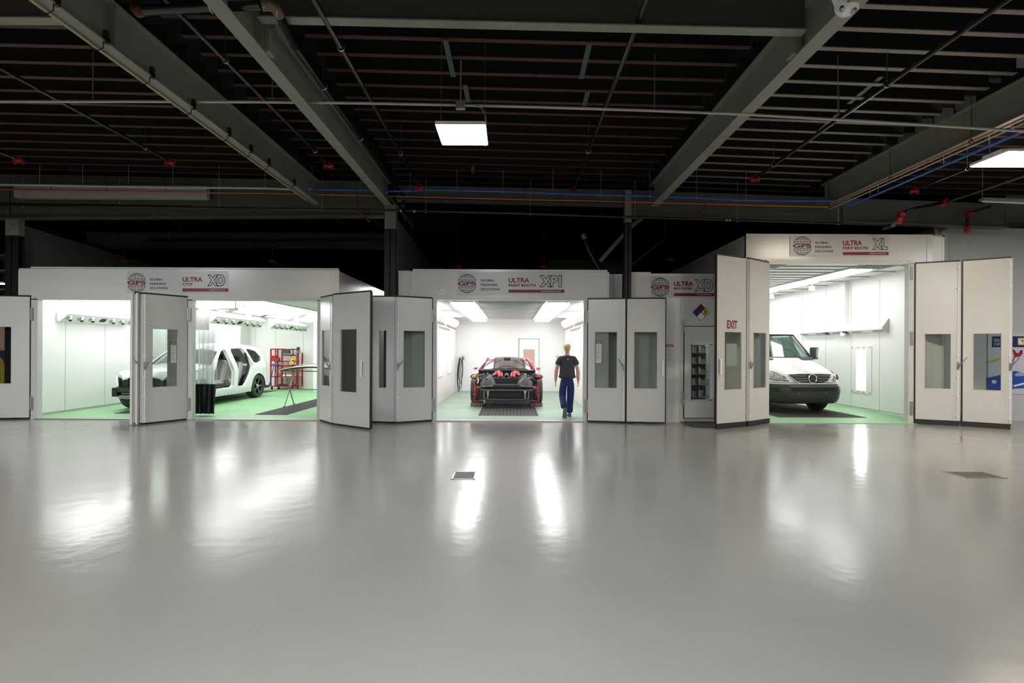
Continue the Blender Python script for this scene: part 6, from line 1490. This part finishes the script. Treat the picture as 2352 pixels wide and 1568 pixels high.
# ---- cross-legged panel stand with car bonnet ----
st = thing('panel_stand', 'folding steel stand with crossed legs in front of the red rack', 'stand', (-5.7, 13.85, 0))
for x in (-6.15, -5.15):
    for a, c in (((13.53, .014), (14.2, .96)), ((14.15, .014), (13.55, .99))):
        b = MB(); b.tube([(x, a[0], a[1]), (x, c[0], c[1])] + ([(x+.03, c[0]-.03, c[1]+.02), (x+.10, c[0]-.05, c[1]+.03)] if c[1] > .97 else []), .016, 8); b.build('leg', mat('standgrey', (.28, .30, .27), .4, .5), st, True)
        b = MB(); b.cyl((x, a[0], .012), (x, a[0], .045), .022, n=8); b.build('foot', 'rubber', st, True)
b = MB(); b.cyl((-6.15, 14.2, .96), (-5.15, 14.2, .96), .014, n=8); b.cyl((-6.15, 13.55, .99), (-5.15, 13.55, .99), .014, n=8); b.cyl((-6.15, 13.86, .47), (-5.15, 13.86, .47), .014, n=8); b.build('cross_bar', 'standgrey', st, True)
bt = thing('car_bonnet', 'loose white car bonnet with black underside lying on the folding stand', 'car part', (-5.5, 13.85, 1.0))
def bmap(u, v, t): return Vector((-6.24+u*1.55, 13.35+v*1.05, 1.0+.17*math.sin(min(1, u*1.05+.05)*math.pi*.62)-.12*(u*u)+.03*math.sin(v*math.pi)-t))
bo = [(0, .12), (.08, 0), (.9, .02), (1, .1), (1, .9), (.9, 1), (.08, 1), (0, .88)]
b = MB(); b.patch([bo], lambda u, v, t: bmap(u, v, t-.012), .012, .12); b.build('outer_skin', 'carwhite', bt, True)
b = MB(); b.patch([bo], lambda u, v, t: bmap(u, v, t+.001), .035, .12); b.build('underside', 'black', bt, True)
b = MB(); b.tube([bmap(.3+.1*i, .02, -.03+0*i) + Vector((0, 0, .05*math.sin(i*math.pi/5))) for i in range(6)], .008, 5); b.build('hinge', 'steel', bt, True)
# ---- red cart edge near the right door post ----
ct_ = thing('tool_cart', 'red wheeled cart seen edge-on beside the right post of the left booth', 'cart', (-4.2, 11.6, 0))
xa_ = W(730, 900, 11.5).x
for x, y in ((xa_+.025, 11.5), (xa_+.025, 12.3), (-3.98, 11.5), (-3.98, 12.3)):
    b = MB(); b.box(x-.022, x+.022, y-.025, y+.025, .16, 1.22); b.build('post', 'red', ct_, True)
    b = MB(); b.cyl((x-.02, y+.02, .08), (x+.02, y+.02, .08), .066, n=14); b.build('caster', 'rubber', ct_, True)
    b = MB(); b.box(x-.028, x+.028, y-.02, y+.03, .12, .165); b.build('caster_fork', 'steel', ct_, True)
for z in (.3, .75, 1.18):
    b = MB(); b.box(xa_+.05, -4.0, 11.5, 12.3, z, z+.02); b.build('shelf', 'red', ct_, True)
# ---- hose and spray gun on the rear left of the middle booth ----
YH = 19.0
hz_ = thing('air_hose', 'black air hose looped on the left wall of the middle booth', 'hose', W(1055, 860, YH))
for k, (l, r, bt_) in enumerate(((1051, 1056, 899), (1052.5, 1060, 893), (1054, 1062, 880))):
    pts = [W(1055.5+k, 822, YH), W(l, 850, YH), W(l-.5, 880 if bt_ > 885 else 865, YH), W((l+r)/2, bt_, YH), W(r, 880 if bt_ > 885 else 862, YH), W(r+1, 845, YH), W(1062, 822, YH)]
    sm_ = []
    for i in range(len(pts)-1):
        for q in range(5): 
            p0 = pts[max(0, i-1)]; p1 = pts[i]; p2 = pts[i+1]; p3 = pts[min(len(pts)-1, i+2)]; tt = q/5
            sm_.append(.5*((2*p1)+(p2-p0)*tt+(2*p0-5*p1+4*p2-p3)*tt**2+(3*p1-p0-3*p2+p3)*tt**3))
    b = MB(); b.tube(sm_, .013, 6); b.build('hose_loop', 'black', hz_, True)
b = MB(); b.box(W(1054, 820, YH).x, W(1063, 820, YH).x, YH-.02, YH+.3, W(1055, 822, YH).z, W(1055, 820, YH).z); b.build('hose_hook', 'steel', hz_, True)
def gun(px, py, Y, label):
    g = thing('spray_gun', label, 'spray gun', W(px, py, Y)); p = W(px, py, Y)
    b = MB(); b.cyl(p+Vector((-.06, 0, .04)), p+Vector((.06, 0, .04)), .018, n=8); b.cyl(p+Vector((.03, 0, .04)), p+Vector((.06, 0, -.08)), .016, n=8); b.build('gun_body', 'steel', g, True)
    b = MB(); b.cyl(p+Vector((0, 0, .05)), p+Vector((0, 0, .14)), .03, .04, n=10); b.build('cup', 'white', g, True)
    b = MB(); b.cyl(p+Vector((.03, 0, -.02)), p+Vector((-.02, 0, -.06)), .022, n=8); b.build('red_handle', 'red', g, True)
    b = MB(); b.cyl(p+Vector((.0, 0, 0)), Vector((p.x, MBK, p.z)), .01, n=6); b.build('hanger_hook', 'steel', g, True)
gun(1063, 821, 19.15, 'spray gun with red handle hanging left of the red coupe on the rear wall')
gun(1281, 822, 19.15, 'spray gun with red handle hanging on the rear wall beside the walking man')
# ---- shelving with cans in the mixing room ----
YS = 12.55
SX = lambda px: W(px, 850, YS).x
SZ = lambda py: W(1608, py, YS).z
sh = thing('paint_shelf', 'dark steel shelf unit full of paint cans behind the mixing room door window', 'shelf', ((SX(1585)+SX(1630))/2, YS, 0))
for px in (1583, 1597, 1629):
    b = MB(); b.box(SX(px)-.015, SX(px)+.015, YS-.17, YS-.14, .012, 1.95); b.build('post', 'dark', sh, True)
b = MB(); b.box(SX(1580), SX(1630), YS+.26, YS+.28, .2, 1.9); b.build('back_panel', mat('shback', (.12, .14, .12), .6), sh, True)
shs = (808, 832.5, 856.5, 880.5, 909)
for py in shs:
    b = MB(); b.box(SX(1581), SX(1630), YS-.16, YS+.25, SZ(py)-.03, SZ(py)); b.build('shelf', 'zinc', sh, True)
def can(r, h, m, lidm, proto={}):
    k = (r, h, m)
    if k not in proto:
        t = thing('paint_can', 'x', 'can', (0, 0, 0), 0, 'paint cans on the mixing room shelves')
        b = MB(); b.lathe([(0, 0), (r, 0), (r, .008), (r*.97, .012), (r*.97, h-.012), (r, h-.008), (r, h), (0, h)], (0, 0, 0), (0, 0, 1), 16); b.build('can_body', m, t)
        b = MB(); b.lathe([(0, h), (r*.85, h), (r*.85, h+.012), (r*.3, h+.02), (0, h+.02)], (0, 0, 0), (0, 0, 1), 16); b.build('lid', lidm, t)
        proto[k] = t; t['used'] = 0; return t, True
    return dup(proto[k]), False
first_used = set()
for si, py in enumerate(shs):
    row = (('top', 'second', 'third', 'fourth', 'bottom')[si])
    for px, r, h, m, lm in ((1587, .045, .13, 'white', 'dark'), (1592.5, .045, .13, 'zinc', 'dark'), (1602.5, .05, .14, 'white', 'zinc'), (1608.5, .035, .10, 'zinc', 'dark'), (1612.5, .035, .10, 'zinc', 'dark'), (1616.5, .035, .10, 'zinc', 'dark'), (1622, .058, .15, 'white', 'white')):
        if si == 4 and px > 1606: continue
        t, _ = can(r, h, m, lm); t.location = (SX(px), YS-.07, SZ(py)+.001)
        t['label'] = {'white': 'white', 'zinc': 'grey metal'}[m]+' can on the '+row+' shelf behind the mixing room window'
        if 'used' in t: del t['used']
b = MB(); p = W(1611, 905, YS-.1); b.cyl((p.x, YS-.05, SZ(909)+.001), (p.x, YS-.05, SZ(909)+.16), .06, .075, n=14); b.cyl((p.x, YS-.05, SZ(909)+.1), (p.x-.09, YS-.05, SZ(909)+.30), .008, n=6); small('bucket', 'grey bucket with a stirring stick on the bottom shelf of the mixing room', 'bucket', b, 'zinc')
b = MB(); p = W(1634, 830, 12.2); b.box(p.x-.06, p.x+.12, 12.15, 12.4, W(1634, 870, 12.2).z, W(1634, 800, 12.2).z); small('wall_cabinet', 'white wall cabinet at the right edge of the mixing room window', 'cabinet', b, 'inner')

# ================= PERSON =================
def skin(name, verts, edges, rad, m, parent, root=0, sub=2, scl=1.0):
    me = bpy.data.meshes.new(name); me.from_pydata([tuple(v) for v in verts], edges, []); o = bpy.data.objects.new(name, me); C.objects.link(o)
    md = o.modifiers.new('s', 'SKIN'); md.use_smooth_shade = True; md.branch_smoothing = .6
    sd = o.modifiers.new('d', 'SUBSURF'); sd.levels = sub; sd.render_levels = sub
    for i, sv in enumerate(me.skin_vertices[0].data):
        r = rad[i]; r = tuple(q*scl for q in r) if isinstance(r, tuple) else r*scl; sv.radius = (r, r) if not isinstance(r, tuple) else r; sv.use_root = (i == root)
    dg = bpy.context.evaluated_depsgraph_get(); dg.update(); nm = bpy.data.meshes.new_from_object(o.evaluated_get(dg))
    bpy.data.objects.remove(o); nm.name = name
    for p in nm.polygons: p.use_smooth = True
    nm.materials.clear(); nm.materials.append(MATS[m]); q = bpy.data.objects.new(name, nm); C.objects.link(q); q.parent = parent; return q
per = thing('person', 'fair-haired man in dark t-shirt and blue jeans walking away inside the middle booth', 'person', (1.325, 12.0, .012))
# local: x right, y forward (walking into booth), z up
V = []; E = []; Rr = []
def nv(p, r, prev=None):
    V.append(p); Rr.append(r); i = len(V)-1
    if prev is not None: E.append((prev, i))
    return i
pel = nv((0, 0, .90), (.135, .095)); w1 = nv((0, 0, 1.06), (.12, .085), pel); ch = nv((0, .0, 1.26), (.145, .10), w1); nb_ = nv((0, -.01, 1.42), (.10, .075), ch)
nk = nv((0, .0, 1.50), .052, nb_); hd0 = nv((0, .015, 1.57), (.075, .082), nk); hd1 = nv((0, .02, 1.65), (.088, .105), hd0); hd2 = nv((0, .015, 1.71), (.072, .085), hd1)
def arm(sg, el, wr, hn):
    s0 = nv((sg*.165, -.005, 1.40), .06, nb_); s1 = nv((sg*.20, -.01, 1.30), .056, s0); e_ = nv(el, .048, s1); f_ = nv(tuple((Vector(el)*.5+Vector(wr)*.5)), .045, e_); w_ = nv(wr, (.030, .034), f_)
    hp = Vector(hn); k = nv(tuple(Vector(wr)*.5+hp*.5), (.020, .036), w_); kk = nv(tuple(hp), (.016, .038), k)
    for j, (dy, ln) in enumerate(((.028, .070), (.010, .078), (-.010, .072), (-.027, .056))):
        a = nv((hp.x+sg*.002, hp.y+dy, hp.z-.02), .0095, kk); b2 = nv((hp.x-sg*.004, hp.y+dy*1.05+.008, hp.z-.02-ln*.55), .0088, a); nv((hp.x-sg*.016, hp.y+dy*1.05+.016, hp.z-.02-ln), .0078, b2)
    a = nv((hp.x-sg*.008, hp.y+.045, hp.z+.025), .0105, k); nv((hp.x-sg*.016, hp.y+.062, hp.z-.015), .0088, a)
arm(-1, (-.262, -.02, 1.12), (-.275, .03, .86), (-.275, .045, .795))
arm(1, (.255, -.03, 1.12), (.265, .0, .86), (.27, .01, .795))
def leg(sg, kn, an):
    h_ = nv((sg*.085, 0, .84), .082, pel); t_ = nv(tuple(Vector((sg*.095, 0, .80))*.5+Vector(kn)*.5), .072, h_); k_ = nv(kn, .054, t_); c_2 = nv(tuple(Vector(kn)*.62+Vector(an)*.38+Vector((0, -.015, 0))), .052, k_); nv(an, .036, c_2)
KL, AL = (-.11, .03, .47), (-.10, -.33, .24)       # lifted rear foot (left)
KR, AR = (.085, .03, .48), (.055, -.02, .10)
leg(-1, KL, AL); leg(1, KR, AR)
body = skin('body', V, E, Rr, 'skin', per)
# head details
b = MB(); b.sph((-.074, .02, 1.63), .012, .02, .032, 8, 6); b.sph((.074, .02, 1.63), .012, .02, .032, 8, 6); b.pieces('ear', 'skin', per)
b = MB(); b.sph((0, .112, 1.62), .012, .022, .02, 8, 6); b.build('nose', 'skin', per)
b = MB(); b.sph((-.028, .095, 1.645), .011, n=8, m=6); b.sph((.028, .095, 1.645), .011, n=8, m=6); b.pieces('eye', 'white', per)
b = MB(); b.sph((0, .098, 1.585), .022, .01, .006, 8, 6); b.build('mouth', mat('lip', (.45, .16, .13), .5), per)
b = MB(); vs_ = []
hr = MB(); hr.sph((0, .0, 1.667), .092, .108, .086, 18, 12); 
for i, v in enumerate(hr.v):
    if v.z < 1.60: hr.v[i] = Vector((v.x*.88, min(v.y, .01)*.92, max(v.z, 1.575)))
    if v.y > .05 and v.z < 1.70: hr.v[i] = Vector((v.x*.9, .05, v.z))
hr.build('hair', 'hair', per)
# t-shirt
V = []; E = []; Rr = []
a = nv((0, 0, 1.10), (.160, .115)); b0 = nv((0, 0, .96), (.168, .12), a); nv((0, 0, .885), (.172, .122), b0)
c1 = nv((0, -.005, 1.26), (.172, .118), a); c2 = nv((0, -.01, 1.38), (.155, .10), c1); nv((0, -.005, 1.455), (.075, .065), c2)
for sg in (-1, 1):
    s0 = nv((sg*.155, -.008, 1.395), .072, c2); s1 = nv((sg*.21, -.012, 1.29), .068, s0); nv((sg*.228, -.014, 1.215), .068, s1)
skin('t_shirt', V, E, Rr, 'shirt', per, scl=1.22)
b = MB(); b.lathe([(0, 0), (.024, 0), (.024, .003), (0, .003)], (.0, -.128, 1.365), (0, -1, .12), 16); lg = b.build('shirt_emblem', 'red', per)
b = MB(); b.sph((0, -.133, 1.37), .010, .003, .012, 8, 6); b.bar((-.012, -.131, 1.335), (0, -.133, 1.345), .006, .003); b.bar((.012, -.131, 1.335), (0, -.133, 1.345), .006, .003); b.build('emblem_mark', 'white', lg)
# jeans
V = []; E = []; Rr = []
a = nv((0, 0, .90), (.158, .112)); nv((0, 0, .97), (.150, .105), a)
for sg, kn, an, cuff in ((-1, KL, AL, .075), (1, KR, AR, .078)):
    h_ = nv((sg*.088, -.005, .80), .098, a); t_ = nv(tuple(Vector((sg*.095, 0, .80))*.5+Vector(kn)*.5), .088, h_); k_ = nv(kn, .078, t_)
    c_2 = nv(tuple(Vector(kn)*.45+Vector(an)*.55+Vector((0, -.01, 0))), .074, k_); nv(tuple(Vector(an)+Vector((0, 0, .0 if sg < 0 else -.03))), cuff, c_2)
skin('jeans', V, E, Rr, 'jeans', per, scl=1.14)
# shoes : right flat, left lifted with sole facing back
def shoe(mapf, sg):
    secs = [(-.09, .030, .0, .07), (-.07, .040, 0, .09), (0, .042, 0, .085), (.08, .050, 0, .06), (.14, .048, 0, .05), (.185, .030, .005, .035)]
    b = MB(); b.rings([[mapf(Vector((x, y, z))) for x, z in ((-w_, z0+.02), (w_, z0+.02), (w_*.95, z1*.7), (w_*.5, z1), (-w_*.5, z1), (-w_*.95, z1*.7))] for y, w_, z0, z1 in secs]); s = b.build('shoe', mat('shoe', (.10, .10, .09), .7), per)
    b = MB(); b.rings([[mapf(Vector((x, y, z))) for x, z in ((-w_*1.05, z0), (w_*1.05, z0), (w_*1.05, z0+.022), (-w_*1.05, z0+.022))] for y, w_, z0, z1 in secs]); b.build('sole', 'sole', s)
shoe(lambda v: Vector((AR[0]+v.x, AR[1]+.0+v.y, .0+v.z)), 1)
Rm = Matrix.Rotation(math.radians(-68), 3, 'X')
shoe(lambda v: Vector((AL[0]+.015, AL[1]+.005, AL[2]-.06)) + Rm @ Vector((v.x, v.y+.02, v.z-.04)), -1)
